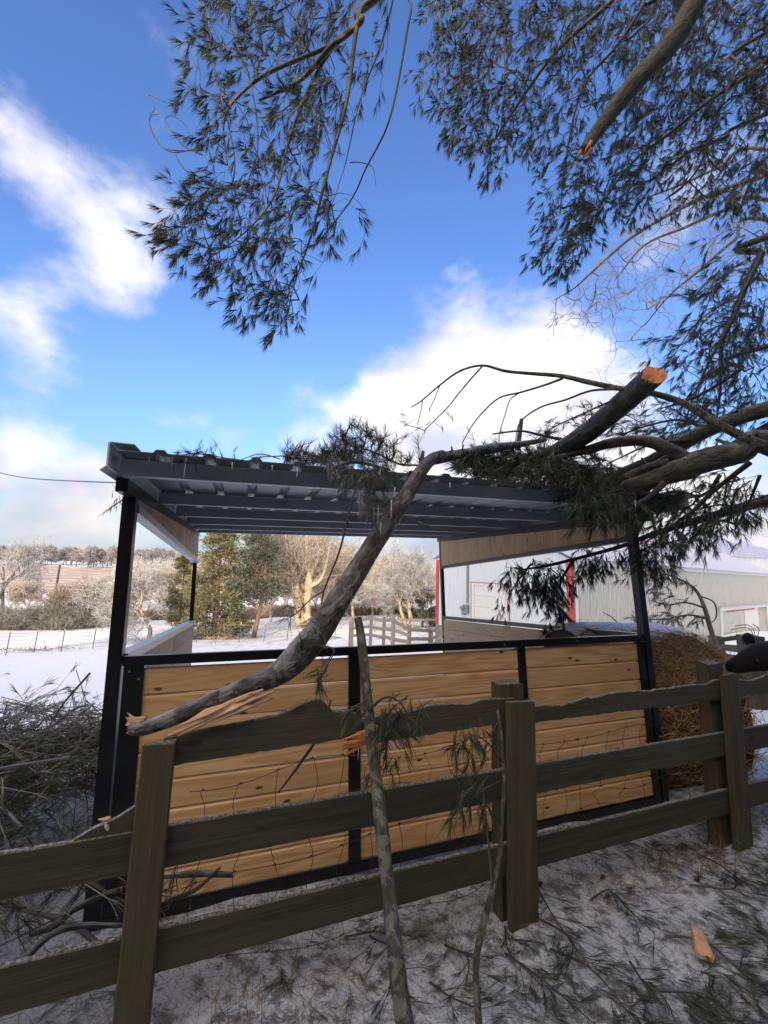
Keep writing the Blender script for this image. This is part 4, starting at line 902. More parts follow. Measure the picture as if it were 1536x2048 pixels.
    Ls = [limb([(738, 1420, 1.82, 4), (770, 1395, 1.78, 3), (800, 1405, 1.76, 2.4), (820, 1440, 1.74, 1.6)]), limb([(735, 1400, 1.84, 3), (700, 1420, 1.8, 2.4), (680, 1450, 1.78, 1.4)]), limb([(745, 1480, 1.76, 3), (775, 1470, 1.74, 2.4), (800, 1500, 1.72, 1.6)])]
    for (P, R) in Ls: R[:] = np.minimum(np.maximum(R, .0028), .007)
    A = np.concatenate([cloudpts([(690, 1420), (850, 1420), (850, 1500), (790, 1560), (760, 1530), (740, 1440)], 26, 1.66, 1.78), np.array([at(x, y, 1.68) for x, y in ((700, 1420), (715, 1440), (692, 1445), (735, 1560), (750, 1545), (835, 1430), (845, 1465), (760, 1630))])])
    pine_mass(r, Ls, A, M['twig'], M['needle'], tips=(.0, 0, -1.1), m=18, L=.08, w=.0022, spread=.38, rleaf=.0009)
    # thin stem beside the middle post
    r = thing('thin_stem', 'slender twisting sapling stem with drooping needles left of the middle fence post', 'branch', at(955, 2040, 1.3))
    L0 = limb([(995, 1420, 1.98, 3), (1003, 1480, 1.95, 4), (1008, 1560, 1.88, 4.4), (1003, 1650, 1.78, 5), (999, 1710, 1.7, 6), (985, 1780, 1.6, 7), (966, 1850, 1.5, 8), (952, 1930, 1.38, 8), (958, 2060, 1.25, 9)], 7)
    mb = MB(); tube(mb, L0[0], L0[1], 9, rough=.12, freq=12); mb.build('stem', M['barkg'], r, smooth=True)
    Ls = [limb([(1003, 1525, 1.92, 2.4), (980, 1490, 1.9, 2), (950, 1470, 1.88, 1.6), (930, 1478, 1.86, 1)]), limb([(985, 1780, 1.6, 3), (978, 1700, 1.66, 2.4), (968, 1600, 1.72, 2), (965, 1560, 1.76, 1)]), limb([(1000, 1640, 1.8, 2), (960, 1600, 1.8, 1.6), (920, 1580, 1.8, 1.)])]
    A = np.concatenate([cloudpts([(905, 1485), (990, 1470), (1000, 1540), (910, 1530)], 16, 1.8, 1.92), cloudpts([(890, 1600), (950, 1560), (1000, 1620), (980, 1680), (900, 1660)], 18, 1.68, 1.82)])
    pine_mass(r, Ls, A, M['twig'], M['needle'], tips=(-.1, 0, -1.2), m=18, L=.088, w=.0022, spread=.36, rleaf=.0009)
    r = thing('dangling_stick', 'short dark stick dangling below the broken top board left of the centre stile', 'twig', at(600, 1520, 1.95))
    P, R = limb([(662, 1400, 1.98, 2.2), (641, 1465, 1.98, 3.4), (605, 1520, 1.98, 3.8), (580, 1555, 1.98, 3), (556, 1586, 1.98, 1.6)]); mb = MB(); tube(mb, P, R, 7, rough=.12, freq=14); mb.build('stem', M['twig'], r, smooth=True)
    mb = MB()
    for (x, y, x2, y2) in ((610, 1512, 600, 1530), (590, 1540, 598, 1549)): tube(mb, [at(x, y, 1.98), at(x2, y2, 1.97)], [.003, .0015], 4)
    mb.build('twig', M['twig'], r)
roofjunk()
#@@PART3
# ------------------------------------------------------------------ white metal barn
BC = at(1143, 1150, 17.0).copy(); BC[2] = 0; BR = unit(np.array([.806, .592, 0])); BL = unit(np.array([-.592, .806, 0])); UP = np.array([0, 0, 1.])
M['white'] = m_plain('white_siding', (.56, .62, .67), .45, .0, .06, 2); 
def m_siding():
    t = NT('old_siding'); n = t.noise(t.co('pos', (1, 1, .25)), 6, 5, .65); g = t.noise(t.co('pos', (1, 1, .5)), 1.6, 3)
    sx = t.n('ShaderNodeSeparateXYZ'); t.l(t.co('pos'), sx.inputs[0]); lo = t.mr(sx.outputs[2], 1.2, -1.2)
    c = t.mix(t.math('MULTIPLY', t.mr(n, .45, .75), t.math('ADD', .25, lo)), (.46, .47, .46), (.24, .27, .20)); c = t.mix(t.mr(g, .4, .7, 0, .3), c, (.36, .38, .37))
    t.set(Base_Color=c, Roughness=.45, Metallic=.1); return t.m
M['siding'] = m_siding()
M['trim'] = m_plain('red_trim', (.42, .06, .05), .5, 0, .12, 4); M['wtrim'] = m_plain('white_trim', (.62, .64, .64), .5, 0, .1, 4)
M['roofsnow'] = m_plain('snowy_metal_roof', (.44, .48, .62), .5, 0, .08, 3, bump=.3); M['rib'] = m_plain('roof_rib', (.35, .38, .47), .5, 0, .1, 3)
def ribbed(mb, O, X, Z, w, h, N, pitch=.23, d=.022, hf=None):
    """corrugated wall sheet: width along X, height along Z, bumps along N"""
    xs = [0.]; ds = [0.]; x = 0.
    while x < w - .01:
        for a, q in ((pitch * .62, 0), (pitch * .70, d), (pitch * .88, d), (pitch * .96, 0), (pitch * 1.0, 0)):
            if x + a < w: xs.append(x + a); ds.append(q)
        x += pitch
    xs.append(w); ds.append(0.); n = len(xs); hs = [hf(q) if hf else h for q in xs]
    V = [O + X * a + N * b for a, b in zip(xs, ds)] + [O + X * a + N * b + Z * hh for a, b, hh in zip(xs, ds, hs)]
    q = [(i, i + 1, n + i + 1, n + i) for i in range(n - 1)]
    if np.cross(X, Z) @ N < 0: q = [a[::-1] for a in q]
    mb.add(V, quads=q, rn=.5)
def barn():
    z0 = -2.2; ze = 2.28; base = np.array([BC[0], BC[1], z0]); NR = np.array([BR[1], -BR[0], 0]); NLf = -BR
    r = thing('barn', 'long white metal barn with red corner trim and a snowy ribbed roof', 'barn', base)
    Wl, Wr = 7.8, 34.; rise = 1.9; H = ze - z0
    mb = MB(); ribbed(mb, base + BR * .12, BR, UP, Wr, H, NR); mb.build('side_wall', M['siding'], r)
    mb = MB(); ribbed(mb, base + BL * .02, BL, UP, Wl, H, NLf, pitch=.30, hf=lambda q: H + rise * (1 - abs(q - Wl / 2) / (Wl / 2))); mb.build('gable_wall', M['white'], r)
    mb = MB(); box(mb, base + NR * .03 + NLf * .06, UP * (H + .02), BL * .03 + NR * 0, BR * .16); box(mb, base + NLf * .06 - NR * 0, UP * H, BL * .20, -NLf * .03); mb.build('corner_trim', M['trim'], r)
    mb = MB(); box(mb, base + BL * (Wl - .15) + NLf * .05, UP * H, BL * .2, -NLf * .1); mb.build('corner_trim', M['trim'], r)
    mb = MB(); box(mb, base + BR * .17 + NR * .045, UP * H, BR * .2, -NR * .03); box(mb, base + UP * (H - .17) + BR * .38 + NR * .06, BR * (Wr - .3), UP * .19, -NR * .045); mb.build('white_trim', M['wtrim'], r)
    # roof
    e = base + UP * (H + .03) + NR * .22 - BR * .18; up = (BL * (Wl / 2 + .22) + UP * (rise + .1)); L = Wr + .3
    mb = MB(); nrm = unit(np.cross(BR, up)); nrm = nrm if nrm[2] > 0 else -nrm
    ribbed(mb, e, BR, up, L, 1.0, nrm, pitch=.30, d=.035); dn = BL * (Wl / 2 + .22) - UP * (rise + .1); ribbed(mb, e + up, BR, dn, L, 1.0, nrm * [1, 1, 1], pitch=.3, d=.03)
    mb.build('roof', M['roofsnow'], r)
    mb = MB(); box(mb, e + up - unit(up) * .12 + nrm * .04, BR * L, unit(up) * .2, nrm * .012); mb.build('ridge_cap', M['trim'], r)
    mb = MB(); x = .2
    while x < L:
        q = e + BR * x - unit(up) * .004; box(mb, q - nrm * .03, BR * .07, nrm * .055, -unit(up) * .01); x += .30
    mb.build('eave_closure', M['rib'], r)
    # roll-up door, frame, conduit and meter box on the gable wall
    def gp(a, z, o=0.): return base + BL * a + UP * (z - z0) + NLf * o
    def onwall(x, y):
        d = ray(x, y); t = ((base - CP) @ NLf) / (d @ NLf); P = CP + d * t; return (P - base) @ BL, P[2]
    a1, _ = onwall(944, 1200); a0, _ = onwall(1019, 1200); zt = onwall(960, 1166)[1]
    d_ = MB(); n = 6
    for k in range(n): box(d_, gp(a0 + .06, z0 + .05 + (zt - z0 - .12) / n * k, .012), BL * (a1 - a0 - .26), UP * ((zt - z0 - .12) / n - .012), NLf * .03)
    dr = d_.build('roll_up_door', M['wtrim'], r)
    f_ = MB(); box(f_, gp(a1 - .02, z0, .02), UP * (zt - z0 + .03), BL * .05, NLf * .04); box(f_, gp(a0 - .04, z0, .02), UP * (zt - z0 + .03), BL * .03, NLf * .04); box(f_, gp(a0 - .007, zt, .02), BL * (a1 - a0 - .016), UP * .025, NLf * .035); f_.build('door_frame', M['trim'], r)
    f_ = MB(); box(f_, gp(a1 - .19, z0, .022), UP * (zt - z0 - .01), BL * .16, NLf * .05); box(f_, gp(a0 + .03, zt - .10, .045), BL * (a1 - a0 - .24), UP * .09, NLf * .05); f_.build('door_jamb', M['wtrim'], r)
    a, zc = onwall(936.5, 1135); _, zb = onwall(936, 1205); mb = MB(); tube(mb, [gp(a, ze + .1, .06), gp(a, zc, .06), gp(a, zb, .06)], .055, 8); mb.build('conduit', M['galv'], r)
    mb = MB(); a, zb = onwall(934, 1216); box(mb, gp(a - .17, zb - .25, .02), BL * .30, UP * .42, NLf * .14); a2, z2 = onwall(929, 1221); box(mb, gp(a2 - .12, z2 - .2, .02), BL * .22, UP * .20, NLf * .11); tube(mb, [gp(a + .15, zb, .17), gp(a + .15, zb, .26)], .11, 10); mb.build('meter_box', M['galv'], r)
    # window-like stall opening on the long wall
    def onside(x, y):
        d = ray(x, y); t = ((base - CP) @ NR) / (d @ NR); P = CP + d * t; return (P - base) @ BR, P[2]
    def sp_(a, z, o=0.): return base + BR * a + UP * (z - z0) + NR * o
    b0, zt = onside(1437, 1222); b1, _ = onside(1524, 1222); b1 = b0 + (b1 - b0) * 1.15; zb = onside(1440, 1268)[1]; w = (b1 - b0)
    k = .30 * 1.0; 
    mb = MB(); box(mb, sp_(b0, zb - 1, .03), UP * (zt - zb + 1), BR * k, NR * .08); box(mb, sp_(b1 - k * 2, zb - 1, .03), UP * (zt - zb + 1), BR * k * 2, NR * .08); box(mb, sp_(b0 - .1, zt + .005, .03), BR * (w + .2), UP * .22, NR * .12); of = mb.build('stall_frame', M['wtrim'], r)
    mb = MB(); box(mb, sp_(b0 - .15, zt + .23, .03), BR * (w + .3), UP * .035, NR * .22); mb.build('drip_cap', M['gun'], r)
    mb = MB(); box(mb, sp_(b0 + k + .01, zb, .026), BR * (w * .42), UP * (zt - zb), NR * .015); mb.build('stall_panel', M['siding'], r)
    mb = MB(); box(mb, sp_(b0 + k + .02 + w * .43, zb, .026), BR * (w * .30), UP * (zt - zb - .02), NR * .012); mb.build('stall_door', M['wtrim'], r)
    mb = MB(); box(mb, sp_(b0 + k + w * .1, zt - .12, .05), BR * (w * .55), UP * .10, NR * .03); mb.build('stall_beam', M['trim'], r)
    # the bigger barn behind
    base2 = at(1395, 1170, 42.); base2[2] = -3; r = thing('barn', 'second barn with a steep ribbed snowy roof rising behind the long white barn', 'barn', base2)
    def on(x, y, Y): return at(x, y, Y)
    A, B, C_, D_ = on(1400, 1109, 42), on(1462, 1067, 50), on(1660, 1058, 50), on(1660, 1160, 42)
    mb = MB(); X = (D_ - A); X[2] = 0; Lx = np.linalg.norm(X); X = unit(X); upv = B - A; upv = upv - X * (upv @ X); nrm = unit(np.cross(X, upv)); nrm = nrm if nrm[2] > 0 else -nrm
    A0 = A + UP * 0; ribbed(mb, A0, X, upv, Lx, 1.0, nrm, pitch=.45, d=.07); mb.build('roof', M['roofsnow'], r)
    mb = MB(); ribbed(mb, np.array([A[0], A[1], -3.]) + unit(upv * [1, 1, 0]) * .3, X, UP, Lx, A[2] + 3 - .05, -unit(upv * [1, 1, 0]), pitch=.5); mb.build('wall', M['white'], r)
    mb = MB(); box(mb, A0 + upv + nrm * .09, X * Lx, unit(upv) * .15, nrm * .03); mb.build('ridge_cap', M['gun'], r)
    back = MB(); g = A0 + unit(upv * [1, 1, 0]) * np.linalg.norm((upv * [1, 1, 0])) * 2; q = np.array([[*A0[:2], -3], [*A0[:2], A0[2]], A0 + upv, [g[0], g[1], A0[2]], [g[0], g[1], -3]]); back.add(q, tris=[(0, 1, 2), (0, 2, 3), (0, 3, 4)]); back.build('gable_wall', M['white'], r)
barn()

# ------------------------------------------------------------------ hay bale, cow, things by the right fence
def m_hay():
    t = NT('hay'); rn = t.co('rn'); c = t.mix(rn, (.17, .095, .045), (.58, .39, .21)); t.set(Base_Color=c, Roughness=.7); return t.m
M['hay'] = m_hay(); M['snow'] = m_plain('snow', (.82, .85, .92), .6, 0, .05, 12, bump=.5); M['haycore'] = m_plain('hay_core', (.075, .035, .015), .9, 0, .6, 22, bump=1.0)
M['straw'] = m_plain('dry_grass', (.26, .17, .08), .8, 0, .3, 14)
def bale():
    c0 = at(1256, 1430, 4.2); ax = unit(np.array([1., .10, 0])); R = .72; hw = .62; fl = unit(np.cross([0, 0, 1.], ax))
    base = np.array([c0[0], c0[1], float(gz(c0[0], c0[1])) - .03]); cz = base[2] + R
    top = at(1250, 1254, 4.2)[2]; cz = top - R; r = thing('hay_bale', 'big round brown hay bale with snow on top behind the right shed post', 'hay bale', base)
    C0 = np.array([c0[0], c0[1], cz])
    def prof(t): return R * (1 - .07 * abs(t) ** 9)
    mb = MB(); n = 15; ts = np.linspace(-1, 1, n); sec = []
    m_ = 40; V = []
    for t in ts:
        for k in range(m_):
            a = k / m_ * 6.283; rr = prof(t) * (1 + .018 * math.sin(5 * a + 3 * t) + rng.normal() * .008) * (1.0 if math.sin(a) > -.5 else .97); V.append(C0 + ax * hw * t + (fl * math.cos(a) + UP * math.sin(a)) * rr)
    q = [(i * m_ + k, i * m_ + (k + 1) % m_, (i + 1) * m_ + (k + 1) % m_, (i + 1) * m_ + k) for i in range(n - 1) for k in range(m_)]
    V += [C0 - ax * hw * 1.02, C0 + ax * hw * 1.02]; e = n * m_
    t_ = [(e, k, (k + 1) % m_) for k in range(m_)] + [(e + 1, (n - 1) * m_ + (k + 1) % m_, (n - 1) * m_ + k) for k in range(m_)]
    mb.add(V, tris=t_, quads=q); mb.build('bale_core', M['haycore'], r, smooth=True)
    N = 9000; t = rng.uniform(-1, 1, N); a = rng.uniform(-.6, 3.9, N); a = np.where(np.cos(a) > .3, a + 1.2, a); rr = R * (1 - .07 * np.abs(t) ** 9) + rng.uniform(-.005, .035, N)
    a = np.where(np.abs(a - math.pi / 2) < .33, a + .8 * np.sign(a - math.pi / 2 + .001), a); rad = fl[None] * np.cos(a)[:, None] + UP[None] * np.sin(a)[:, None]; tan = -fl[None] * np.sin(a)[:, None] + UP[None] * np.cos(a)[:, None]
    P = C0 + ax[None] * (hw * t)[:, None] + rad * rr[:, None]; di = unit(tan * rng.normal(0, .6, N)[:, None] + ax[None] * rng.choice([-1., 1.], N)[:, None] * rng.uniform(.3, 1.2, N)[:, None] + rad * rng.normal(.0, .18, N)[:, None])
    ln = rng.uniform(.05, .20, N)[:, None]; mb = MB(); md = P + di * ln * .5 + rad * rng.uniform(0, .012, N)[:, None]
    segs(mb, P, md, .0022, .0022, 3); segs(mb, md, P + di * ln - rad * .01, .0022, .001, 3)
    o = mb.build('straw', M['hay'], r); o['kind'] = 'stuff'
    # snow cap
    V = []; nx, ny = 26, 16
    for j in range(ny):
        for i in range(nx):
            t = -1.0 + 2.02 * i / (nx - 1); b = (j / (ny - 1) - .5) * 2 * (.42 + .07 * math.sin(7 * t + 1) + .03 * math.sin(23 * t)); edge = max(abs(t), abs(j / (ny - 1) - .5) * 2); x = ax * hw * t * .99; rr = prof(t) + .012 + .022 * (1 - edge ** 4) + rng.normal() * .006
            a_ = math.pi / 2 + b * (1 + .08 * math.sin(9 * t)); V.append(C0 + x + (fl * math.cos(a_) + UP * math.sin(a_)) * rr)
    q = [(j * nx + i, j * nx + i + 1, (j + 1) * nx + i + 1, (j + 1) * nx + i) for j in range(ny - 1) for i in range(nx - 1)]
    mb = MB(); mb.add(V, quads=q); mb.build('snow_cap', M['snow'], r, smooth=True)
    # branch that stands up behind the bale
    r = thing('frosted_branch', 'pale frosted pine branch arching up over the snowy hay bale', 'branch', at(1432, 1300, 4.6))
    Ls = [limb([(1450, 1330, 4.4, 7), (1425, 1270, 4.6, 6), (1412, 1225, 4.7, 5.5), (1398, 1190, 4.8, 4.5), (1380, 1170, 4.85, 3.5), (1350, 1155, 4.9, 2.6), (1320, 1147, 4.9, 1.8), (1292, 1152, 4.9, 1)]), limb([(1408, 1215, 4.7, 3), (1370, 1205, 4.8, 2.4), (1335, 1210, 4.85, 2), (1300, 1200, 4.9, 1)]), limb([(1420, 1240, 4.7, 3), (1380, 1230, 4.75, 2.4), (1330, 1238, 4.8, 2), (1265, 1240, 4.85, 1)]), limb([(1400, 1192, 4.8, 2), (1428, 1205, 4.8, 2), (1432, 1235, 4.8, 1.6), (1415, 1250, 4.8, 1)])]
    A = np.concatenate([cloudpts([(1285, 1155), (1330, 1145), (1385, 1165), (1390, 1200), (1340, 1225), (1300, 1195)], 40, 4.7, 5.0, .2), cloudpts([(1255, 1235), (1300, 1225), (1400, 1225), (1410, 1250), (1255, 1252)], 34, 4.6, 5.0, .2)])
    pine_mass(r, Ls, A, M['twigice'], m_needle('pale_needles', a=(.09, .11, .08), b=(.16, .18, .13), frost=.7), tips=(-.5, 0, -.8), m=13, L=.12, w=.005, spread=.4)
    r = thing('bare_stick', 'thin bare stick poking up left of the frosted branch above the bale', 'twig', at(1236, 1243, 4.5)); mb = MB(); tube(mb, [at(1240, 1250, 4.4), at(1222, 1233, 4.5), at(1205, 1224, 4.5)], [.006, .005, .003], 5); mb.build('stem', M['twig'], r)
bale()
def cow():
    # black cow standing right of the bale, its head reaching into the hay; most of the body is outside the frame
    Y = 3.45; hd = at(1462, 1338, Y)
    r = thing('cow', 'black cow at the right edge eating from the round hay bale with lowered head', 'cow', G(hd[0] + 1.3, hd[1] + .2))
    bm_v = [(hd + [-.02, 0, .0], .052), (hd + [.10, .02, .035], .075), (hd + [.24, .03, .09], .115), (hd + [.42, .05, .10], .15), (hd + [.66, .08, .10], .20), (hd + [.92, .10, .06], .29), (hd + [1.25, .12, .02], .33), (hd + [1.6, .14, .02], .34), (hd + [1.95, .16, .05], .29), (hd + [2.1, .17, .07], .20)]
    gz0 = float(gz(hd[0] + 1.3, hd[1])); V = [v for v, _ in bm_v]; Rr = [q for _, q in bm_v]; E = [(i, i + 1) for i in range(9)]
    def leg(i0, dx, dy, hind):
        b = V[i0]; top = b + np.array([dx, dy, -.16]); z = lambda f: gz0 + f
        pts = [(top, .12), (np.array([top[0] + (.06 if not hind else -.02), top[1], z(.52)]), .075), (np.array([top[0] + (.05 if not hind else .10), top[1], z(.33)]), .055), (np.array([top[0] + .05, top[1], z(.10)]), .04), (np.array([top[0] + .03, top[1], z(.03)]), .05)]
        k = i0
        for p, q in pts: V.append(p); Rr.append(q); E.append((k, len(V) - 1)); k = len(V) - 1
    leg(5, .0, -.15, False); leg(5, .05, .15, False); leg(8, -.03, -.15, True); leg(8, .05, .15, True)
    me = bpy.data.meshes.new('body'); me.from_pydata([tuple(v - LOC[r.name]) for v in V], E, []); o = bpy.data.objects.new('body', me); COL.objects.link(o); o.parent = r
    md = o.modifiers.new('skin', 'SKIN')
    for i, q in enumerate(Rr): me.skin_vertices[0].data[i].radius = (q, q * .92)
    me.skin_vertices[0].data[6].use_root = True
    sb = o.modifiers.new('sub', 'SUBSURF'); sb.levels = 2; sb.render_levels = 2; me.materials.append(M['hair']); LOC[o.name] = LOC[r.name]
    for s in (-1, 1):
        mb = MB(); e = hd + [.33, .03 + s * .13, .20]; tube(mb, [e, e + [.03, s * .07, .02], e + [.07, s * .14, -.02], e + [.08, s * .17, -.04]], [.022, .042, .034, .006], 8); mb.build('ear', M['hair'], r, smooth=True)
        mb = MB(); e = hd + [.16, .02 + s * .085, .075]; tube(mb, [e - [0, s * .012, 0], e, e + [0, s * .008, 0]], [.014, .016, .006], 8); mb.build('eye', M['black'], r, smooth=True)
    mb = MB(); e = hd + [2.25, .17, .16]; tube(mb, cr([e, e + [.12, 0, -.15], e + [.14, 0, -.5], e + [.12, 0, -.85]], 4), np.interp(np.arange(13), [0, 8, 12], [.03, .018, .04]), 7); mb.build('tail', M['hair'], r, smooth=True)
cow()
def yard_fence():
    r = thing('board_fence', 'old mossy fence corner with a fat post beyond the hay bale and cow', 'fence', at(1500, 1330, 6.0))
    for x, y0, w, Y in ((1500, 1271, 15, 6.2), (1432, 1272, 9, 7.5)):
        p = at(x, y0, Y); g = float(gz(p[0], p[1])); mb = MB(); a = w * 2 * Y / F * .5
        box(mb, [p[0] - a, p[1] - a, g - .2], [0, 0, p[2] - g + .2], [2 * a, 0, 0], [0, 2 * a, 0]); mb.build('post', M['post'], r)
    for (x0, y0, x1, y1, Y0, Y1, h) in ((1438, 1288, 1490, 1292, 7.4, 6.2, 13), (1436, 1305, 1570, 1325, 7.4, 5.9, 16), (1440, 1276, 1482, 1270, 7.3, 7.2, 9), (1510, 1283, 1590, 1290, 6.1, 5.8, 14)):
        a, b = at(x0, y0, Y0), at(x1, y1, Y1); hh = h * 6.6 / F; mb = MB(); d = b - a; box(mb, a - [0, 0, hh], d, [0, 0, hh], [0, .03, 0]); mb.build('rail', M['rail'], r)
    r = thing('dry_sprig', 'thin dry sprig bending in front of the stall opening', 'twig', at(1500, 1265, 5.8))
    mb = MB()
    for P in ([(1512, 1290), (1508, 1262), (1495, 1250), (1470, 1252)], [(1510, 1280), (1500, 1258), (1480, 1256), (1462, 1260)], [(1514, 1275), (1518, 1258), (1505, 1248)]): tube(mb, cr([at(x, y, 5.8) for x, y in P], 5), .005, 4)
    mb.build('stem', M['twig'], r)
yard_fence()

# ------------------------------------------------------------------ brush pile at the left
def brushpile():
    c = at(70, 1560, 2.9); r = thing('brush_pile', 'tangled heap of cut pine branches piled on the snow left of the shed', 'brush pile', G(c[0], c[1]))
    def surf(x, y):
        e = max(0., 1 - ((x - c[0] - .1) / 2.1) ** 2 - ((y - 2.5) / 2.0) ** 2); return float(gz(x, y)) + .82 * math.sqrt(e)
    P0, P1, R0 = [], [], []
    mb = MB()
    for k in range(1300):
        x, y = rng.uniform(c[0] - 1.9, c[0] + 1.6), rng.uniform(1.1, 4.0)
        h = surf(x, y); 
        if h < gz(x, y) + .05: continue
        z = float(gz(x, y)) + (h - float(gz(x, y))) * rng.uniform(.35, 1.03); d = unit([rng.normal() * .9 + .35, rng.normal() * .55, rng.normal() * .22]); L = rng.uniform(.3, 1.25); rr = rng.choice([.003, .005, .008, .013], p=[.6, .28, .09, .03])
        b = d * L; p = np.array([x, y, z]); q = cr([p - b * .5 - [0, 0, .08 * L], p + rng.normal(size=3) * .03, p + b * .5 - [0, 0, .12 * L]], 4)
        if (q[:, 1] < 2.2 + .382 * (q[:, 0] - .712) + .17).any() or ((q[:, 0] > -1.42 + .1 * (q[:, 1] - 2)) & (q[:, 1] > 1.9)).any(): continue
        tube(mb, q, np.linspace(rr, rr * .45, len(q)), 5, rough=.08)
        n = rng.integers(3, 9)
        for _ in range(n):
            i = rng.integers(1, len(q)); dd = unit(b + rng.normal(size=3) * L * .6) * rng.uniform(.08, .3); P0.append(q[i]); P1.append(q[i] + dd); R0.append(rr * .45)
    mb.build('branches', M['twigice'], r); P0, P1, R0 = np.array(P0), np.array(P1), np.array(R0)
    ok = ((P1[:, 0] < -1.36) | (P1[:, 1] < 1.95)) & (P1[:, 1] > 2.2 + .382 * (P1[:, 0] - .712) + .05); P0, P1, R0 = P0[ok], P1[ok], R0[ok]
    mb = MB(); segs(mb, P0, P1, np.minimum(R0, .004), .0012); mb.build('twigs', M['twigice'], r)
    nb = MB(); k = rng.random(len(P1)) < .75; needles(nb, P1[k], unit(P1[k] - P0[k]), 13, .085, .0026, .5, droop=.3); nb.build('needles', M['needlef'], r)
    nb = MB(); A = np.array([[x, y, surf(x, y) - .10] for x, y in zip(rng.uniform(c[0] - 1.9, c[0] + 1.5, 4200), rng.uniform(1.1, 3.9, 4200))]); A = A[((A[:, 0] < -1.5) | (A[:, 1] < 1.9)) & (A[:, 1] > 2.2 + .382 * (A[:, 0] - .712) + .14)]; A[:, 2] -= rng.uniform(0, .25, len(A)); needles(nb, A, unit(rng.normal(size=A.shape) * [1, 1, .3]), 12, .10, .0034, .7); nb.build('needles', M['needled'], r)
    # pieces seen between the boards
    for k, (pts, lab) in enumerate((([(330, 1752, 1.95, 6), (400, 1747, 1.95, 7), (466, 1750, 1.95, 6)], 'mossy cut stick lying against the bottom of the shed wall'), ([(330, 1800, 1.9, 4), (390, 1780, 1.92, 5), (440, 1735, 1.95, 3)], 'needled twig slanting over the mossy stick by the shed wall'), ([(60, 1870, 1.7, 5), (110, 1850, 1.72, 8), (150, 1818, 1.75, 8), (200, 1795, 1.77, 9), (240, 1780, 1.8, 7)], 'thick grey stick between the lower fence boards at the left'), ([(20, 1950, 1.6, 6), (120, 1860, 1.7, 7), (250, 1850, 1.75, 5)], 'crooked snowy stick low down left of the left post'))):
        P, R = limb(pts); r = thing('cut_stick', lab, 'stick', P[0]); mb = MB(); tube(mb, P, R, 8, rough=.12, freq=9); mb.build('stem', M['barkd'], r, smooth=True)
        mb = MB(); d = unit(P[-1] - P[-2]); tube(mb, [P[-1] + d * .001, P[-1] + d * .006], R[-1] * .93, 8); mb.build('cut_end', M['cut'], r)
brushpile()

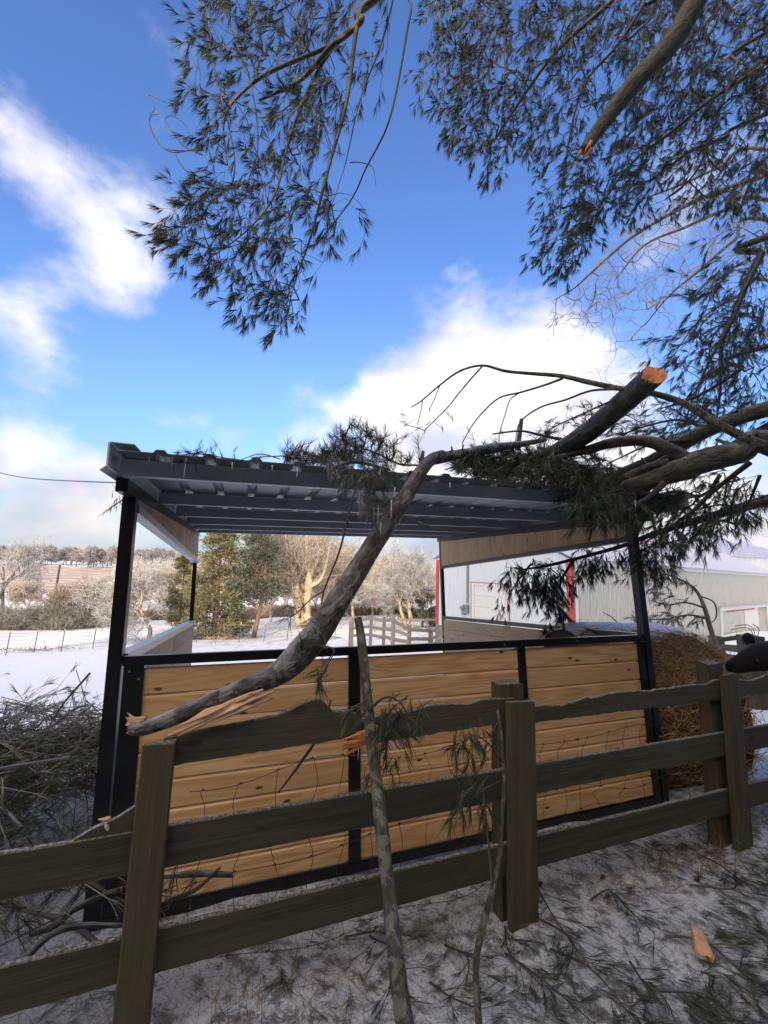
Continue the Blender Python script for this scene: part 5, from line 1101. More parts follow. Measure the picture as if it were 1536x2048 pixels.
# ------------------------------------------------------------------ litter on the snow
def litter():
    n = 19000; x = rng.uniform(-1.2, 4.2, n); y = rng.uniform(.55, 4.2, n); line = 2.2 + (x - .71) * .382
    dens = np.clip(.25 + .35 * (x - .2) - .25 * (y - 1.2), .10, 1.0) * (.12 + .88 * (np.sin(3 * x + y * 2) * np.sin(2.2 * y - x) + .5 * np.sin(7 * x - 5 * y) + .35 * np.sin(5 * x + 9 * y) > .05)); dens = np.clip(dens + .5 * (x > .9) * (y < 1.9), 0, 1); k = (y < line + .3) & (rng.random(n) < dens); x, y = x[k], y[k]
    z = gz(x, y) + rng.uniform(.002, .03, len(x)); P = np.stack([x, y, z], -1); D = rng.normal(size=P.shape) * [1, 1, .12] + [.3, -.5, 0]
    mb = MB(); needles(mb, P, D, 15, .085, .0013, .42, droop=.0); o = mb.build('needle_litter', M['needled'], None); tag(o, 'green pine needles strewn over the snow in the foreground', 'pine needles', None, 'stuff')
    n = 9000; x = rng.uniform(-1.4, 4.2, n); y = rng.uniform(.5, 4.2, n); z = gz(x, y) + .004; P0 = np.stack([x, y, z], -1); a = rng.uniform(0, 6.28, n); P1 = P0 + np.stack([np.cos(a), np.sin(a), rng.uniform(-.05, .3, n)], -1) * rng.uniform(.03, .09, n)[:, None]
    mb = MB(); segs(mb, P0, P1, .0009, .0006); o = mb.build('loose_needles', M['needled'], None); tag(o, 'single fallen needles scattered thinly on the snow', 'pine needles', None, 'stuff')
    # fallen twigs
    labs = ['long dark twig lying on the snow right of the middle post', 'forked twig on the snow below the middle fence post', 'twig with needles near the bottom right corner', 'curved twig on the snow under the right-hand boards', 'dark twig between the leaning pole and the thin stem', 'pale bent twig on the snow at the far right', 'straight twig pointing at the wood chip', 'small twig beside the foot of the leaning pole', 'needled twig at the bottom centre of the picture', 'branching twig on the needle litter in the lower right', 'slim twig near the right fence post', 'twig half buried in snow in front of the middle post', 'dark stick crossing the lower right corner', 'thin twig left of the thin stem', 'short twig by the grass tufts']
    px = [((1070, 1760), (1190, 1960)), ((1075, 1840), (1130, 1960)), ((1330, 1880), (1490, 1980)), ((1230, 1790), (1310, 1880)), ((740, 1850), (775, 1990)), ((1380, 1770), (1470, 1755)), ((1260, 1930), (1385, 2010)), ((690, 1850), (800, 1935)), ((860, 1960), (960, 2030)), ((1100, 1900), (1260, 2040)), ((1395, 1700), (1510, 1800)), ((1010, 1850), (1090, 1980)), ((1010, 1900), (1200, 2060)), ((890, 1880), (930, 1990)), ((1180, 1800), (1240, 1830))]
    for lab, ((xa, ya), (xb, yb)) in zip(labs, px):
        def gp(x, y):
            d = ray(x, y); t = -EYE / d[2]; p = CP + d * t; return G(p[0], p[1], .012)
        a, b = gp(xa, ya), gp(xb, yb); n_ = np.cross(unit(b - a), UP); mid = (a + b) / 2 + n_ * rng.normal() * .06 + [0, 0, .03]; Lw = np.linalg.norm(b - a)
        r = thing('fallen_twig', lab, 'twig', a, 'twigs fallen on the snow'); c = cr([a, mid, b + [0, 0, .015]], 8); mb = MB(); tube(mb, c, np.linspace(.0050, .0022, len(c)), 5, rough=.15)
        P0, P1 = [], []
        for _ in range(int(4 + Lw * 14)):
            i = rng.integers(2, len(c)); d = unit(unit(b - a) + n_ * rng.choice([-1, 1]) * rng.uniform(.5, 1.3)) * rng.uniform(.05, .16) + [0, 0, rng.uniform(-.005, .03)]; P0.append(c[i]); P1.append(c[i] + d)
        segs(mb, P0, P1, .0018, .0009); mb.build('stem', M['twig'], r)
        nb = MB(); P1 = np.array(P1); needles(nb, P1, P1 - np.array(P0), 13, .08, .002, .42, droop=0); nb.build('needles', M['needle'], r)
    # cones
    for (x, y, lab) in ((1201, 1756, 'small brown cone on the snow under the boards'), (1211, 1796, 'small cone lying upright in front of the other cone'), (1390, 1762, 'small dark cone near the right fence post'), (1075, 1765, 'small cone close to the middle fence post')):
        d = ray(x, y); p = CP + d * (-EYE / d[2]); p = G(p[0], p[1], .008); mb = MB(); tube(mb, [p, p + [.012, .004, .006], p + [.03, .008, .01]], [.006, .011, .004], 7, rough=.3)
        o = mb.build('pine_cone', M['rust'], None, origin=p); tag(o, lab, 'pine cone', 'cones on the snow')
    # wood chip
    def gp(x, y): d = ray(x, y); p = CP + d * (-EYE / d[2]); return G(p[0], p[1], .03)
    a, b = gp(1394, 1886), gp(1414, 1948); n_ = unit(np.cross(unit(b - a), UP)); mb = MB(); w = [(0, .012), (.25, .026), (.6, .030), (.85, .036), (1, .022)]; V = []
    for t, q in w:
        p = a + (b - a) * t + UP * .012 * math.sin(t * 3); V += [p - n_ * q, p + n_ * q, p + n_ * q * .8 + UP * .016, p - n_ * q * .7 + UP * .014]
    q = [(4 * i + j, 4 * i + (j + 1) % 4, 4 * i + 4 + (j + 1) % 4, 4 * i + 4 + j) for i in range(4) for j in range(4)] + [(3, 2, 1, 0), (16, 17, 18, 19)]; mb.add(V, quads=q); o = mb.build('wood_chip', m_plain('chip', (.50, .29, .20), .8, 0, .5, 45, bump=.8), None, origin=a); tag(o, 'split piece of pinkish orange wood lying on the littered snow at the lower right', 'wood chip')
    # dry grass along the fence
    mb = MB(); P0, P1 = [], []
    for k in range(420):
        s = rng.choice([rng.uniform(-1.9, -.3), rng.uniform(.4, 1.5), rng.uniform(-.3, 3.5)], p=[.4, .35, .25]); o_ = rng.uniform(-.14, .10); p = fp(s, 0, o_); p[2] = gz(p[0], p[1]); d = unit([rng.normal() * .6, rng.normal() * .6 - .2, rng.uniform(.2, 1.)]) * rng.uniform(.04, .16); P0.append(p); P1.append(p + d)
    segs(mb, P0, P1, .0016, .0006); o = mb.build('dry_grass', M['straw'], None); tag(o, 'straw coloured dead grass along the foot of the fence', 'grass', None, 'stuff')
litter()

# ------------------------------------------------------------------ fences in the field
def fieldfences():
    r = thing('board_fence', 'small weathered grey plank paddock fence on the snow beyond the shed', 'fence', at(787, 1285, 18))
    posts = [(703.6, 1235, 1277, 22.5, 7), (742.7, 1230.5, 1275, 21.5, 5), (768.6, 1234, 1281, 20, 5), (786.7, 1232, 1287.5, 18.2, 6.5), (819, 1251.5, 1288.6, 18.2, 6), (861.5, 1255, 1287.5, 19.5, 6.5), (878, 1250, 1290, 18.6, 8), (895, 1250, 1290, 18.6, 8)]
    pw = []
    for (x, y0, y1, Y, w) in posts:
        a, b = at(x, y0, Y), at(x, y1, Y); h = w * Y / F / 1.6; mb = MB(); box(mb, [a[0] - h, a[1] - h, min(b[2], gz(a[0], a[1])) - .3], [0, 0, a[2] - min(b[2], gz(a[0], a[1])) + .3], [2 * h, 0, 0], [0, 2 * h, 0]); mb.build('post', M['railfar'], r); pw.append((a, b))
    def rail(i, j, fr, x1=None):
        a0, b0 = pw[i]; a1, b1 = pw[j]
        for f in fr:
            p, q = a0 + (b0 - a0) * f, a1 + (b1 - a1) * f; mb = MB(); box(mb, p + [0, -.12, 0], q - p, [0, 0, -.15], [0, -.03, 0]); mb.build('rail', M['railfar'], r)
    rail(0, 1, (.06, .42, .78)); rail(1, 2, (.06, .45, .8)); rail(2, 3, (.06, .42, .75)); rail(3, 4, (.10, .42, .76)); rail(4, 5, (.08, .58)); rail(5, 6, (.1, .5, .85)); rail(6, 7, (.1, .5, .85))
    r = thing('board_fence', 'plain one-rail fence line farther out behind the paddock fence', 'fence', at(800, 1258, 36))
    pts = [(750, 1239, 1266, 36), (802.5, 1236, 1261, 38), (854.5, 1236, 1257, 40), (905, 1237, 1257, 42)]
    for (x, y0, y1, Y) in pts:
        a, b = at(x, y0, Y), at(x, y1, Y); mb = MB(); box(mb, [a[0] - .09, a[1] - .09, min(b[2], gz(a[0], a[1])) - .3], [0, 0, a[2] - min(b[2], gz(a[0], a[1])) + .3], [.18, 0, 0], [0, .18, 0]); mb.build('post', M['railfar'], r)
    for i in range(3):
        a, b = at(pts[i][0], pts[i][1] + 1, pts[i][3]), at(pts[i + 1][0], pts[i + 1][1] + 1, pts[i + 1][3]); mb = MB(); box(mb, a + [0, -.12, 0], b - a, [0, 0, -.18], [0, -.03, 0]); mb.build('rail', M['railfar'], r)
    r = thing('wire_fence', 'thin wire stock fence on steel posts crossing the snowy field behind the shed', 'fence', at(300, 1282, 25))
    tp = [(-60, 1254, 1306, 23.5), (21, 1254, 1301, 24), (76, 1252, 1286, 25.5), (129.5, 1252, 1294.5, 25), (192, 1249, 1291, 26), (243, 1247, 1287, 26.5), (297.5, 1250, 1282, 27), (345, 1245, 1282, 27.5), (396.5, 1240, 1282, 27.5), (436, 1235, 1279.5, 28), (482, 1238, 1276, 28.5), (531, 1237, 1274.5, 29), (577, 1238, 1272.6, 29.5), (625, 1236, 1272, 30), (672, 1236, 1271, 30)]
    tops = []
    M['tpost'] = m_plain('t_post', (.10, .11, .12), .5, .3, .3, 6); M['tcap'] = m_plain('t_post_tip', (.7, .45, .2), .6)
    for (x, y0, y1, Y) in tp:
        a = at(x, y0, Y); g = float(gz(a[0], a[1])); h = 1.32; top = np.array([a[0] + .04, a[1], g + h]); mb = MB(); tube(mb, [[a[0] - .03, a[1], g - .2], top - [0, 0, .12]], .024, 5); mb.build('steel_post', M['tpost'], r)
        mb = MB(); tube(mb, [top - [0, 0, .12], top], .027, 5); mb.build('post_tip', M['tcap'], r); tops.append(top)
    tops = np.array(tops)
    for k, hgt in enumerate((.12, .30, .5, .72, .95, 1.18)):
        mb = MB(); P = []
        for i in range(len(tops) - 1):
            for t in np.arange(6) / 6: P.append(tops[i] * (1 - t) + tops[i + 1] * t - [0, 0, hgt + .05 * math.sin(math.pi * t)])
        tube(mb, P, .011 if k == 0 else .006, 3, cap=False); mb.build('line_wire', M['railfar'] if k == 0 else M['tpost'], r)
    mb = MB(); a, b = at(-40, 928, 9.), at(248, 966, 2.35); P = [a * (1 - t) + b * t - [0, 0, .10 * math.sin(math.pi * t)] for t in np.linspace(0, 1, 30)]; tube(mb, P, np.linspace(.009, .0042, 30), 5); o = mb.build('cable', M['black'], None, origin=b); tag(o, 'black overhead cable running in from the left to the shed corner', 'cable')
    mb = MB(); p = at(120, 1130, 46); q = at(104, 1225, 46); tube(mb, [q - [0, 0, 1], p], [.14, .09], 6, rough=.1); o = mb.build('wooden_pole', M['barkd'], None, origin=q); tag(o, 'leaning bare wooden pole standing among the bushes at the left', 'pole')
fieldfences()

# ------------------------------------------------------------------ bare trees
def grow(P0, P1, R0, R1, p, d, L, r, lv, mx, wig, trop, kids, r_, ang=(.5, 1.0), rat=(.55, .78)):
    n = 5 if lv < 2 else (4 if lv < mx else 2); sl = L / n
    for i in range(n):
        d = d + r_.normal(size=3) * wig * (1 + lv * .25); d[2] += trop; d = d / np.linalg.norm(d); q = p + d * sl; r2 = r * (1 - .11 * 4 / n) if lv < mx else r * .7
        P0.append(p); P1.append(q); R0.append(r); R1.append(r2); p = q; r = r2
        if lv < mx and (i >= (1 if lv else 2)):
            for _ in range(r_.poisson(kids - 1) + 1 if lv else 2):
                a = r_.uniform(*ang); s = r_.normal(size=3); s = s - d * (s @ d); s /= np.linalg.norm(s) + 1e-9
                grow(P0, P1, R0, R1, p, d * math.cos(a) + s * math.sin(a), L * r_.uniform(*rat), r * r_.uniform(.45, .7), lv + 1, mx, wig, trop, kids, r_, ang, rat)
def bare_tree(name, label, h, r0, seed, mats, mx=4, kids=1.5, wig=.10, trop=.03, loc=(0, 0, 0), group=None, stems=1, lean=(0, 0), frac=.42, rmin=.008, cat='tree', split=2, ang=(.5, 1.0)):
    r_ = np.random.default_rng(seed); P0, P1, R0, R1 = [], [], [], []; r = thing(name, label, cat, loc, group); loc = np.asarray(loc, float)
    for s in range(stems):
        d = unit(np.array([lean[0] + (r_.normal() * .25 if stems > 1 else 0), lean[1] + (r_.normal() * .15 if stems > 1 else 0), 1.])); grow(P0, P1, R0, R1, loc + [r_.normal() * r0 if stems > 1 else 0, 0, -.2], d, h * frac, r0, 0, mx, wig, trop, kids, r_, ang)
    P0, P1, R0, R1 = map(np.array, (P0, P1, R0, R1)); top = P1[:, 2].max() - loc[2]; k = h / top
    P0 = loc + (P0 - loc) * k; P1 = loc + (P1 - loc) * k; big = R0 > r0 * .18; R0 = np.maximum(R0, rmin); R1 = np.maximum(R1, rmin * .8)
    mb = MB(); segs(mb, P0[big], P1[big] + (P1[big] - P0[big]) * .04, R0[big], R1[big], 7); mb.build('trunk', mats[0], r, smooth=True)
    mb = MB(); segs(mb, P0[~big], P1[~big], R0[~big], R1[~big], 3); mb.build('crown', mats[1], r)
    return r
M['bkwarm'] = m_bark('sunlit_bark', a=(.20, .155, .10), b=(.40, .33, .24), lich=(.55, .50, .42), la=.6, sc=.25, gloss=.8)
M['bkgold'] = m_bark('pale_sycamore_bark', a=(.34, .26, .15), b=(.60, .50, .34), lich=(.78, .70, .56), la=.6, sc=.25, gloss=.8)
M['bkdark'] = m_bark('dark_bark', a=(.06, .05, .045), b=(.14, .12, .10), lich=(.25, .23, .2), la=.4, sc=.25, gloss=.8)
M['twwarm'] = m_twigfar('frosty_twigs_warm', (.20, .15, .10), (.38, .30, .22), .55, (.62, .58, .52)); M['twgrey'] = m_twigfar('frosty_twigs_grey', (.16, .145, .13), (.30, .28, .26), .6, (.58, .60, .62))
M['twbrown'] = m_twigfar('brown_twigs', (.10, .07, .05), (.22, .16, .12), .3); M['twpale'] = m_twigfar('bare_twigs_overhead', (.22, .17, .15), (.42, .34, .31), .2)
def gt(x, Y, dz=0.): 
    p = at(x, 1200, Y); return G(p[0], p[1], dz)
def pxh(y, Y, z0): return at(768, y + 4, Y)[2] - z0
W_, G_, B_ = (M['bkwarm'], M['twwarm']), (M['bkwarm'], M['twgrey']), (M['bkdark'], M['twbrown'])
def trees():
    def T(x, Y, ytop, r0, seed, mats, label, **k):
        g = gt(x, Y); yh = 1140 + (x - 768) * .0324; h = (EYE + (yh - ytop) * Y / F) - g[2]; return bare_tree('bare_tree', label, max(h, 1.5), r0, seed, mats, loc=g, group='bare frosted trees beyond the field fence', **k)
    T(306, 31, 1118, .17, 3, G_, 'small pale crooked tree on the snow, seen just right of the left front post', mx=5, wig=.16, trop=.0, frac=.36, rmin=.010, kids=1.5)
    T(10, 52, 1062, .26, 5, (M['bkdark'], M['twgrey']), 'tall grey tree at the left edge of the picture above the bushes', mx=5, wig=.09, frac=.42, rmin=.018)
    T(160, 46, 1140, .22, 8, (M['bkdark'], M['twbrown']), 'dark forked tree standing among the bushes in front of the far field', mx=5, wig=.13, trop=.0, frac=.3, rmin=.013, stems=2)
    def stems(r, Ls):
        for q in Ls: P, R = limb(q, 6, sc=1); mb = MB(); tube(mb, P, R, 10, rough=.08, freq=1.2); mb.build('limb', M['bkgold'], r, smooth=True)
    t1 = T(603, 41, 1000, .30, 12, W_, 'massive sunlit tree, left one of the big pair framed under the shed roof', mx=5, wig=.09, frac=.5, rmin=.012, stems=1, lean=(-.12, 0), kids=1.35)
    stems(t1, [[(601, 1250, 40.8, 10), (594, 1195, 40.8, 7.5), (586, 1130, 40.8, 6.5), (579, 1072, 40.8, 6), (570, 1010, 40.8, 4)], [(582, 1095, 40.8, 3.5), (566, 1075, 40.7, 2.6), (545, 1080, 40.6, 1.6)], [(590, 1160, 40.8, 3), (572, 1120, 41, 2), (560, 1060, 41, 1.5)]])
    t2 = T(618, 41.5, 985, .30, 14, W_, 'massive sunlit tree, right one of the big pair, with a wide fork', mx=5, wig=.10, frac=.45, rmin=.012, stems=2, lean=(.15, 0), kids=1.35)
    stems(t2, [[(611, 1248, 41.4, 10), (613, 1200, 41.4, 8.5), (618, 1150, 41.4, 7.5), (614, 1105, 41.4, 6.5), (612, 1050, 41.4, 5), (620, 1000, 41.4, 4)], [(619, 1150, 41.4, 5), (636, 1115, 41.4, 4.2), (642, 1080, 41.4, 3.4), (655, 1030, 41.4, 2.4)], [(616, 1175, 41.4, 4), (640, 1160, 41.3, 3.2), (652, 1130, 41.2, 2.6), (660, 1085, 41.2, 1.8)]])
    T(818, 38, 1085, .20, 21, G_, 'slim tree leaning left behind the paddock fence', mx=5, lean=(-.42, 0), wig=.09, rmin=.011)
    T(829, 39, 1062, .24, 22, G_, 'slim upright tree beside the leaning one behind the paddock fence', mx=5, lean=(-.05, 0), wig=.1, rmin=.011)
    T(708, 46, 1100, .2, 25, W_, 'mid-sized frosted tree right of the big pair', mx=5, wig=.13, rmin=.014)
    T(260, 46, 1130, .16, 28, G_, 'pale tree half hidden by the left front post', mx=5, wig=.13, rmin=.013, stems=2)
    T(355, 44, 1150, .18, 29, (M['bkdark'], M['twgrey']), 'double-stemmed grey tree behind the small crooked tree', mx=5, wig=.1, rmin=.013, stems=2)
    for i, (x, Y, yt, lab) in enumerate(((545, 52, 1088, 'frosted tree between the dark cedar and the big sunlit pair'), (660, 56, 1082, 'frosted tree close behind the log, right of the big pair'), (745, 60, 1092, 'frosted tree behind the paddock fence at its left end'), (780, 64, 1098, 'frosted tree behind the paddock fence near its middle'), (690, 66, 1075, 'taller frosted tree far behind the log'), (570, 70, 1070, 'frosted tree far behind the big pair on the left'), (630, 75, 1075, 'frosted tree far behind the big pair on the right'), (725, 80, 1090, 'frosted tree far off between log and paddock'), (860, 70, 1120, 'frosted tree far off beside the right rear shed post'), (210, 70, 1150, 'frosted bushy tree left of the left front post'), (60, 60, 1150, 'frosted bushy tree near the left edge'), (300, 75, 1125, 'frosted tree far behind the crooked tree'), (345, 82, 1120, 'frosted tree far off left of the cedars'))):
        T(x, Y, yt, .16, 100 + i, (W_, G_)[i % 2], lab, mx=5, wig=.13, kids=1.55, rmin=.020, stems=1 + i % 2, frac=.34)
    # overhead bare tree at the right, behind the pine
    r = thing('bare_tree', 'bare leafless tree at the right whose fine twigs reach across the sky below the pine', 'tree', G(13, 6.5))
    base = np.array([12.2, 6.5, float(gz(12.2, 6.5))]); c = cr([[*base, .3], [*(base + [.05, 0, 3]), .26], [*(base + [-.1, .1, 7]), .18], [*(base + [.2, 0, 12]), .06]], 5); mb = MB(); tube(mb, c[:, :3], c[:, 3], 10, rough=.06); mb.build('trunk', M['barkg'], r, smooth=True)
    def LM(pts, z, rr=.09): return limb(pts, extra=[(12.2, 6.6, z, rr)])
    Ls = [LM([(1540, 350, 7.5, 9), (1523, 354, 7.5, 8), (1426, 387, 7.4, 7), (1347, 424, 7.4, 6), (1263, 475, 7.3, 4.5), (1193, 536, 7.2, 3.2), (1150, 575, 7.2, 2), (1109, 600, 7.2, 1.2)], 7.5), LM([(1540, 400, 8, 7), (1450, 420, 8, 6), (1370, 455, 8, 4.5), (1290, 490, 8, 3), (1230, 560, 8, 2)], 7.), LM([(1540, 440, 7.8, 6), (1470, 480, 7.8, 5), (1400, 540, 7.8, 4), (1340, 590, 7.8, 2.6), (1290, 650, 7.8, 1.5)], 6.6), LM([(1540, 560, 7.6, 5), (1480, 590, 7.6, 4), (1400, 640, 7.6, 2.6), (1340, 720, 7.6, 1.5)], 5.8), LM([(1540, 300, 8, 6), (1450, 330, 8, 5), (1360, 370, 8, 3.5), (1280, 400, 8, 2)], 8)]
    A = np.concatenate([cloudpts([(1110, 600), (1180, 540), (1260, 440), (1400, 380), (1524, 340), (1560, 560), (1440, 560), (1370, 600), (1250, 640), (1100, 660)], 800, 6.9, 8.4), cloudpts([(1095, 560), (1200, 560), (1300, 600), (1360, 640), (1250, 680), (1095, 680)], 60, 7, 8), cloudpts([(1150, 740), (1280, 620), (1524, 640), (1524, 760), (1250, 800)], 130, 7, 8.2)])
    sg, tp, td = bough(Ls, A, (-.5, 0, -.3), step=.12, rleaf=.0026, curl=.08)
    for P, R in Ls: mb = MB(); tube(mb, P, np.maximum(R, .006), 7, rough=.04); mb.build('limb', M['barkg'], r, smooth=True)
    mb = MB(); segs(mb, *sg); segs(mb, tp, tp + td * .25, .003, .0015); segs(mb, tp, tp + unit(td + rng.normal(size=td.shape) * .4) * .2, .003, .0015); mb.build('crown', M['twpale'], r)
trees()

# ------------------------------------------------------------------ cedars and evergreens
M['ced'] = m_needle('cedar_green', a=(.10, .105, .030), b=(.24, .20, .07), frost=.35, rough=.6); M['cedd'] = m_needle('cedar_dark', a=(.035, .045, .022), b=(.09, .10, .05), frost=.35, rough=.6); M['redbark'] = m_plain('cedar_bark', (.20, .11, .07), .8, 0, .4, 8)
def conifer(label, h, rad, seed, mat, loc, clumps=90, per=60, L=.28, w=.05, bare=.12, group=None, prof=None, name='cedar_tree', cl=.17):
    r_ = np.random.default_rng(seed); loc = np.asarray(loc, float); r = thing(name, label, 'cedar' if name == 'cedar_tree' else 'evergreen', loc, group)
    mb = MB(); c = cr([[*(loc - [0, 0, .2]), rad * .10], [*(loc + [.03 * h * r_.normal(), 0, h * .5]), rad * .06], [*(loc + [0, 0, h * .93]), .02]], 5); tube(mb, c[:, :3], c[:, 3], 9, rough=.12); mb.build('trunk', M['redbark'], r, smooth=True)
    P0, P1 = [], []; V = []; D = []
    for k in range(clumps):
        t = bare + (1 - bare) * r_.random() ** 1.1; pr = (prof(t) if prof else math.sin(math.pi * min(1, (1 - t) * .62 + .08)) ** .8) * rad; a = r_.uniform(0, 6.283); q = pr * r_.uniform(.35, 1.0)
        ce = loc + [math.cos(a) * q, math.sin(a) * q, t * h * .96]; P0.append(loc + [0, 0, max(.1, t * h - q * .5)]); P1.append(ce)
        s = cl * rad * (.6 + .5 * (1 - t)) * r_.uniform(.7, 1.4); n = int(per * r_.uniform(.6, 1.3)); pts = r_.normal(size=(n, 3)) * [s, s, s * .75]; V.append(ce + pts); o = unit([math.cos(a), math.sin(a), .7]); D.append(unit(pts) * .7 + o)
    mb = MB(); segs(mb, P0, P1, rad * .018, rad * .006, 4); mb.build('limbs', M['redbark'], r)
    V, D = np.concatenate(V), np.concatenate(D); mb = MB(); needles(mb, V, D, 5, L, w, .9, stem=0, droop=.1); mb.build('crown', mat, r); return r
def cedars():
    def CT(x, Y, ytop, rad, seed, mat, label, **k):
        g = gt(x, Y); yh = 1140 + (x - 768) * .0324; h = (EYE + (yh - ytop) * Y / F) - g[2]; return conifer(label, h, rad, seed, mat, g, **k)
    CT(432, 33, 1035, 2.0, 1, M['ced'], 'tall golden green cedar with frosted foliage behind the left rear shed post', clumps=150, per=70, bare=.05, L=.24, w=.035)
    CT(362, 36, 1105, 1.3, 2, M['ced'], 'lower golden green cedar at the left side of the tall one', clumps=70, per=60, bare=.1, L=.24, w=.035)
    CT(512, 34, 1020, 2.0, 3, M['cedd'], 'dark cedar with a bare reddish trunk right of the golden cedar', clumps=110, per=60, bare=.28, L=.24, w=.035)
    CT(392, 31, 1210, .8, 4, M['ced'], 'small golden cedar bush low beside the left rear shed post', clumps=26, per=50, bare=.05, L=.2, w=.035)
    CT(475, 35, 1195, 1.3, 6, M['ced'], 'low frosted cedar bush between the two tall cedars', clumps=40, per=50, bare=.05, L=.2, w=.035)
    CT(846, 44, 1168, 1.5, 7, M['cedd'], 'round dark evergreen left of the barn behind the paddock fence', clumps=70, per=50, bare=.15, L=.25, w=.04, prof=lambda t: math.sin(math.pi * min(1, t * .8 + .15)) ** .6)
    CT(806, 46, 1178, 1.3, 8, M['cedd'], 'smaller dark evergreen half behind the two slim trees', clumps=50, per=50, bare=.1, L=.25, w=.04, prof=lambda t: math.sin(math.pi * min(1, t * .8 + .15)) ** .6)
    CT(870, 45, 1212, .8, 9, M['ced'], 'small yellowish bush right of the round dark evergreen', clumps=24, per=40, bare=.05, L=.22, w=.04)
    # fallen pale branches at the foot of the tall cedar
    g = gt(415, 32); r = thing('branch_litter', 'sunlit broken branches lying at the foot of the golden cedar', 'branches', g); P0, P1 = [], []
    for k in range(90): x = rng.normal() * 1.0; p = G(g[0] + x, g[1] + rng.normal() * .4, .12); P0.append(p); P1.append(p + rng.normal(size=3) * [.5, .2, .12])
    mb = MB(); segs(mb, P0, P1, .03, .015, 4); mb.build('branches', M['splint'], r)
    # bushes
    def bush(x, Y, w, h, seed, mat, label, n=380):
        r_ = np.random.default_rng(seed); g = gt(x, Y); r = thing('bush', label, 'bush', g, 'rough bushes along the valley edge'); ns = n; a = r_.uniform(0, 6.283, ns); t = r_.random(ns) ** .5
        B = g + np.stack([np.cos(a) * w * .5 * r_.random(ns), np.sin(a) * w * .3, np.zeros(ns) - .1], -1); T_ = g + np.stack([np.cos(a) * w * t, np.sin(a) * w * .5 * t, h * np.sqrt(1 - t * t * .8) * r_.uniform(.5, 1.1, ns)], -1); M1 = (B + T_) / 2 + r_.normal(size=B.shape) * w * .12 + [0, 0, h * .15]
        mb = MB(); segs(mb, B, M1, .030, .022); segs(mb, M1, T_, .022, .012)
        for _ in range(4): k = r_.random((ns, 1)); S0 = M1 * (1 - k) + T_ * k; segs(mb, S0, S0 + r_.normal(size=B.shape) * [w * .16, w * .1, h * .16], .014, .009)
        mb.build('stems', mat, r); return r
    M['bushd'] = m_twigfar('bush_dark', (.05, .055, .045), (.14, .14, .11), .35, (.45, .48, .48))
    for i, (x, Y, w, h, l) in enumerate(((30, 42, 3.0, 1.9, 'dark frosted bush at the far left below the grey tree'), (85, 43, 3.0, 2.4, 'dark rounded bush left of the leaning pole'), (130, 43, 3.2, 2.2, 'dark wide bush at the foot of the leaning pole'), (185, 44, 3.2, 2.0, 'dark bush just left of the left front post'), (-10, 44, 3, 2.0, 'dark bush cut by the left picture edge'), (235, 46, 2.6, 1.7, 'dark bush hidden behind the left front post'))): bush(x, Y, w, h, 300 + i, M['bushd'], l, 520)
    for i, (x, Y, w, h, l) in enumerate(((330, 52, 3, 1.6, 'low brown brush behind the crooked tree'), (560, 62, 4, 1.7, 'low brown brush behind the dark cedar trunk'), (650, 64, 4.5, 1.7, 'low brown brush beyond the big sunlit pair'), (730, 66, 4.5, 1.8, 'low brown brush beyond the paddock fence'), (790, 68, 4, 1.8, 'low brown brush behind the slim trees'), (500, 60, 4, 1.6, 'low brown brush behind the dark cedar'))): bush(x, Y, w, h, 320 + i, M['twbrown'], l, 420)
    g = gt(75, 26.5); r = thing('branch_litter', 'snowy heap of sticks and dry grass by the wire fence at the left', 'branches', g); P0, P1 = [], []
    for k in range(160): x = rng.normal() * 1.6; p = G(g[0] + x, g[1] + rng.normal() * .4, .10); P0.append(p); P1.append(p + rng.normal(size=3) * [.35, .2, .15])
    mb = MB(); segs(mb, P0, P1, .016, .008, 3); mb.build('branches', M['railfar'], r)
cedars()

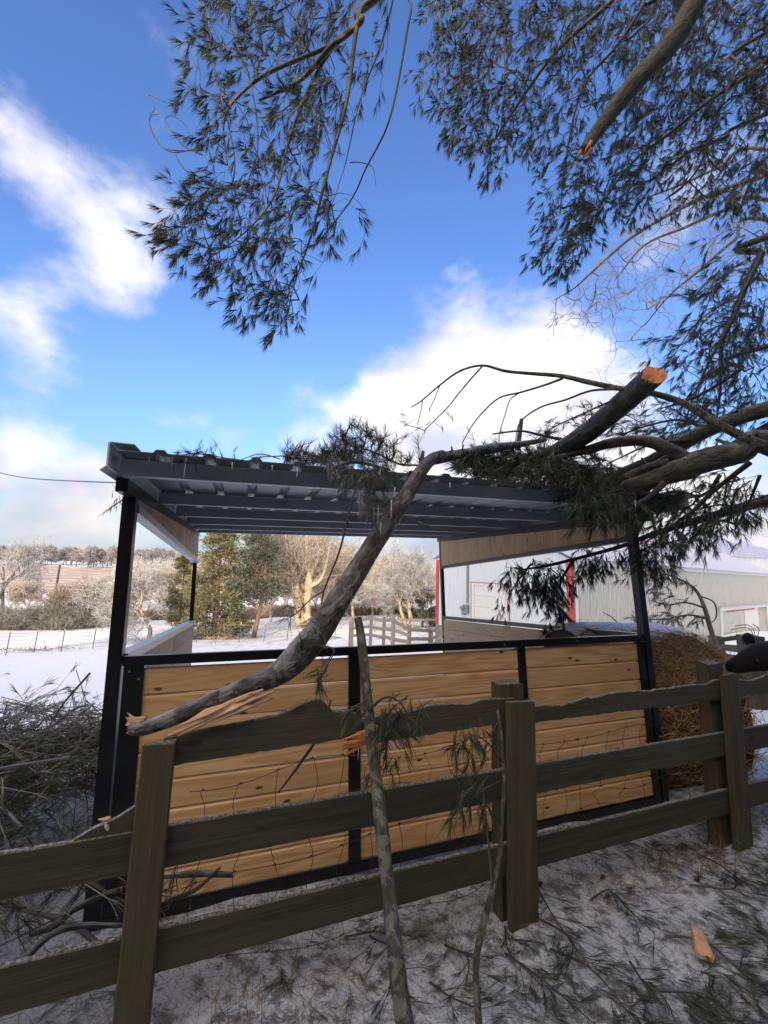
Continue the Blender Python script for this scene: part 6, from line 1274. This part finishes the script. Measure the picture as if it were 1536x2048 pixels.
# ------------------------------------------------------------------ far tree line, hills and house
def far():
    M['farw'] = m_twigfar('far_hazy_twigs', (.17, .16, .165), (.27, .26, .27), .45, (.46, .48, .53))  # pale grey-blue: frost, with distance haze painted into the colour
    protos = []
    labs = ['grey leafless tree in the far tree line behind the brown field', 'spreading grey tree in the far tree line', 'narrow grey tree in the far tree line']
    R2 = np.random.default_rng(55); k = 0
    for i in range(74):
        x = R2.uniform(-60, 330) if i < 66 else 360 + (i - 66) * 36; Y = R2.uniform(262, 345); g = gt(x, Y)
        if i < 3:
            o = bare_tree('far_tree', labs[i], 15, .32, 700 + i, (M['bkdark'], M['farw']), loc=g, mx=4, kids=2.0, wig=.12, rmin=.075, group='grey trees of the far tree line', frac=.40); protos.append(o)
        else: copy_tree(protos[i % 3], g, R2.uniform(0, 6.28), R2.uniform(.45, 1.1))
    # wooded hills behind: countless trees, one mass each
    def mass(name, label, x0, x1, Y0, Y1, n, h, mat, seed):
        r_ = np.random.default_rng(seed); mb = MB(); xs = r_.uniform(x0, x1, n); Ys = r_.uniform(Y0, Y1, n); t = (xs - 768) / F; X = t * Ys; Z = gz(X, Ys); P0, P1, A0, A1 = [], [], [], []
        B = np.stack([X, Ys, Z], -1); H = h * r_.uniform(.6, 1.15, n); Tp = B + np.stack([r_.normal(size=n) * .5, r_.normal(size=n) * .5, H], -1); q = h * .012; segs(mb, B, Tp, q, q * .3)
        for j in range(26):
            f = r_.uniform(.18, .9, (n, 1)); S0 = B * (1 - f) + Tp * f; a = r_.uniform(0, 6.283, n); L = (h * .33 * np.sqrt(np.clip(1.05 - f[:, 0], 0, 1))) * r_.uniform(.4, 1, n); S1 = S0 + np.stack([np.cos(a) * L, np.sin(a) * L, L * r_.uniform(.2, 1.3, n)], -1); segs(mb, S0, S1, q * .35, q * .18)
        o = mb.build(name, mat, None); tag(o, label, 'wood', None, 'stuff'); return o
    mass('distant_wood', 'distant grey wooded ridge on the skyline above the far field', -120, 480, 420, 700, 1500, 15, M['farw'], 1)
    mass('hillside_wood', 'frosted woods on the far side of the valley seen under the shed roof', 240, 960, 95, 230, 1300, 9, M['twgrey'], 2)
    mass('hillside_wood', 'higher distant woods behind the valley trees in the middle', 420, 1100, 300, 560, 900, 14, M['farw'], 3)
    g = gt(196, 330); g[2] += 0; r = thing('white_house', 'tiny white farmhouse among the trees of the far ridge', 'house', g + [0, 0, 0])
    X = np.array([1., 0, 0]); Yv = np.array([0, 1., 0]); zt = at(196, 1106, 330)[2]; g0 = g.copy(); g0[2] = zt - 5
    mb = MB(); box(mb, g0 - X * 6, X * 9, Yv * 7, UP * 4.2); mb.build('wall', M['snow'], r)
    mb = MB(); prism(mb, [(-.6, 4.2), (7.6, 4.2), (3.5, 6.6)], g0 - X * 6.5, Yv, UP, X * 10); mb.build('roof', M['snow'], r)
    for x in (-5, -2.5, .5): mb = MB(); box(mb, g0 + X * x - Yv * .1, X * 1.1, UP * 1.4, -Yv * .05); o = mb.build('window', M['gun'], r); o.location = Vector((0, 0, 1.4))
    mb = MB(); box(mb, g0 + X * 3.02 + Yv * 1, X * 5, Yv * 5, UP * 3); mb.build('wing', M['snow'], r)
far()

# ------------------------------------------------------------------ evergreens added unseen behind the viewer, put there to shade the yard
def shade_casters():
    mat = M['cedd']; prof = lambda t: (1 - t) ** .7 * 1.0 + .04
    p = None; spots = [(-24 + i * 2.3 + rng.uniform(-.4, .4), -8.5 + rng.uniform(-1, 1), 7.2 + rng.uniform(-.4, .6)) for i in range(11)] + [(.5 + i * 2.3, -9 + rng.uniform(-1, 1), 8.6 + (5.2 + .45 * i if i else 1)) for i in range(15)] + [(3 + i * 2.6, -11.5, 14.5 + i * .4) for i in range(13)]
    for (x, y, h) in spots:
        g = G(x, y)
        if p is None: p = conifer('dense dark evergreen added out of view behind the viewer to shade the yard', 10., 2.5, 77, mat, g, clumps=260, per=42, L=.75, w=.16, bare=.02, prof=prof, name='shade_evergreen', group='evergreens added behind the viewer as shade casters', cl=.2); p.scale = (h / 10,) * 3
        else: copy_tree(p, g, rng.uniform(0, 6.28), h / 10)
shade_casters()
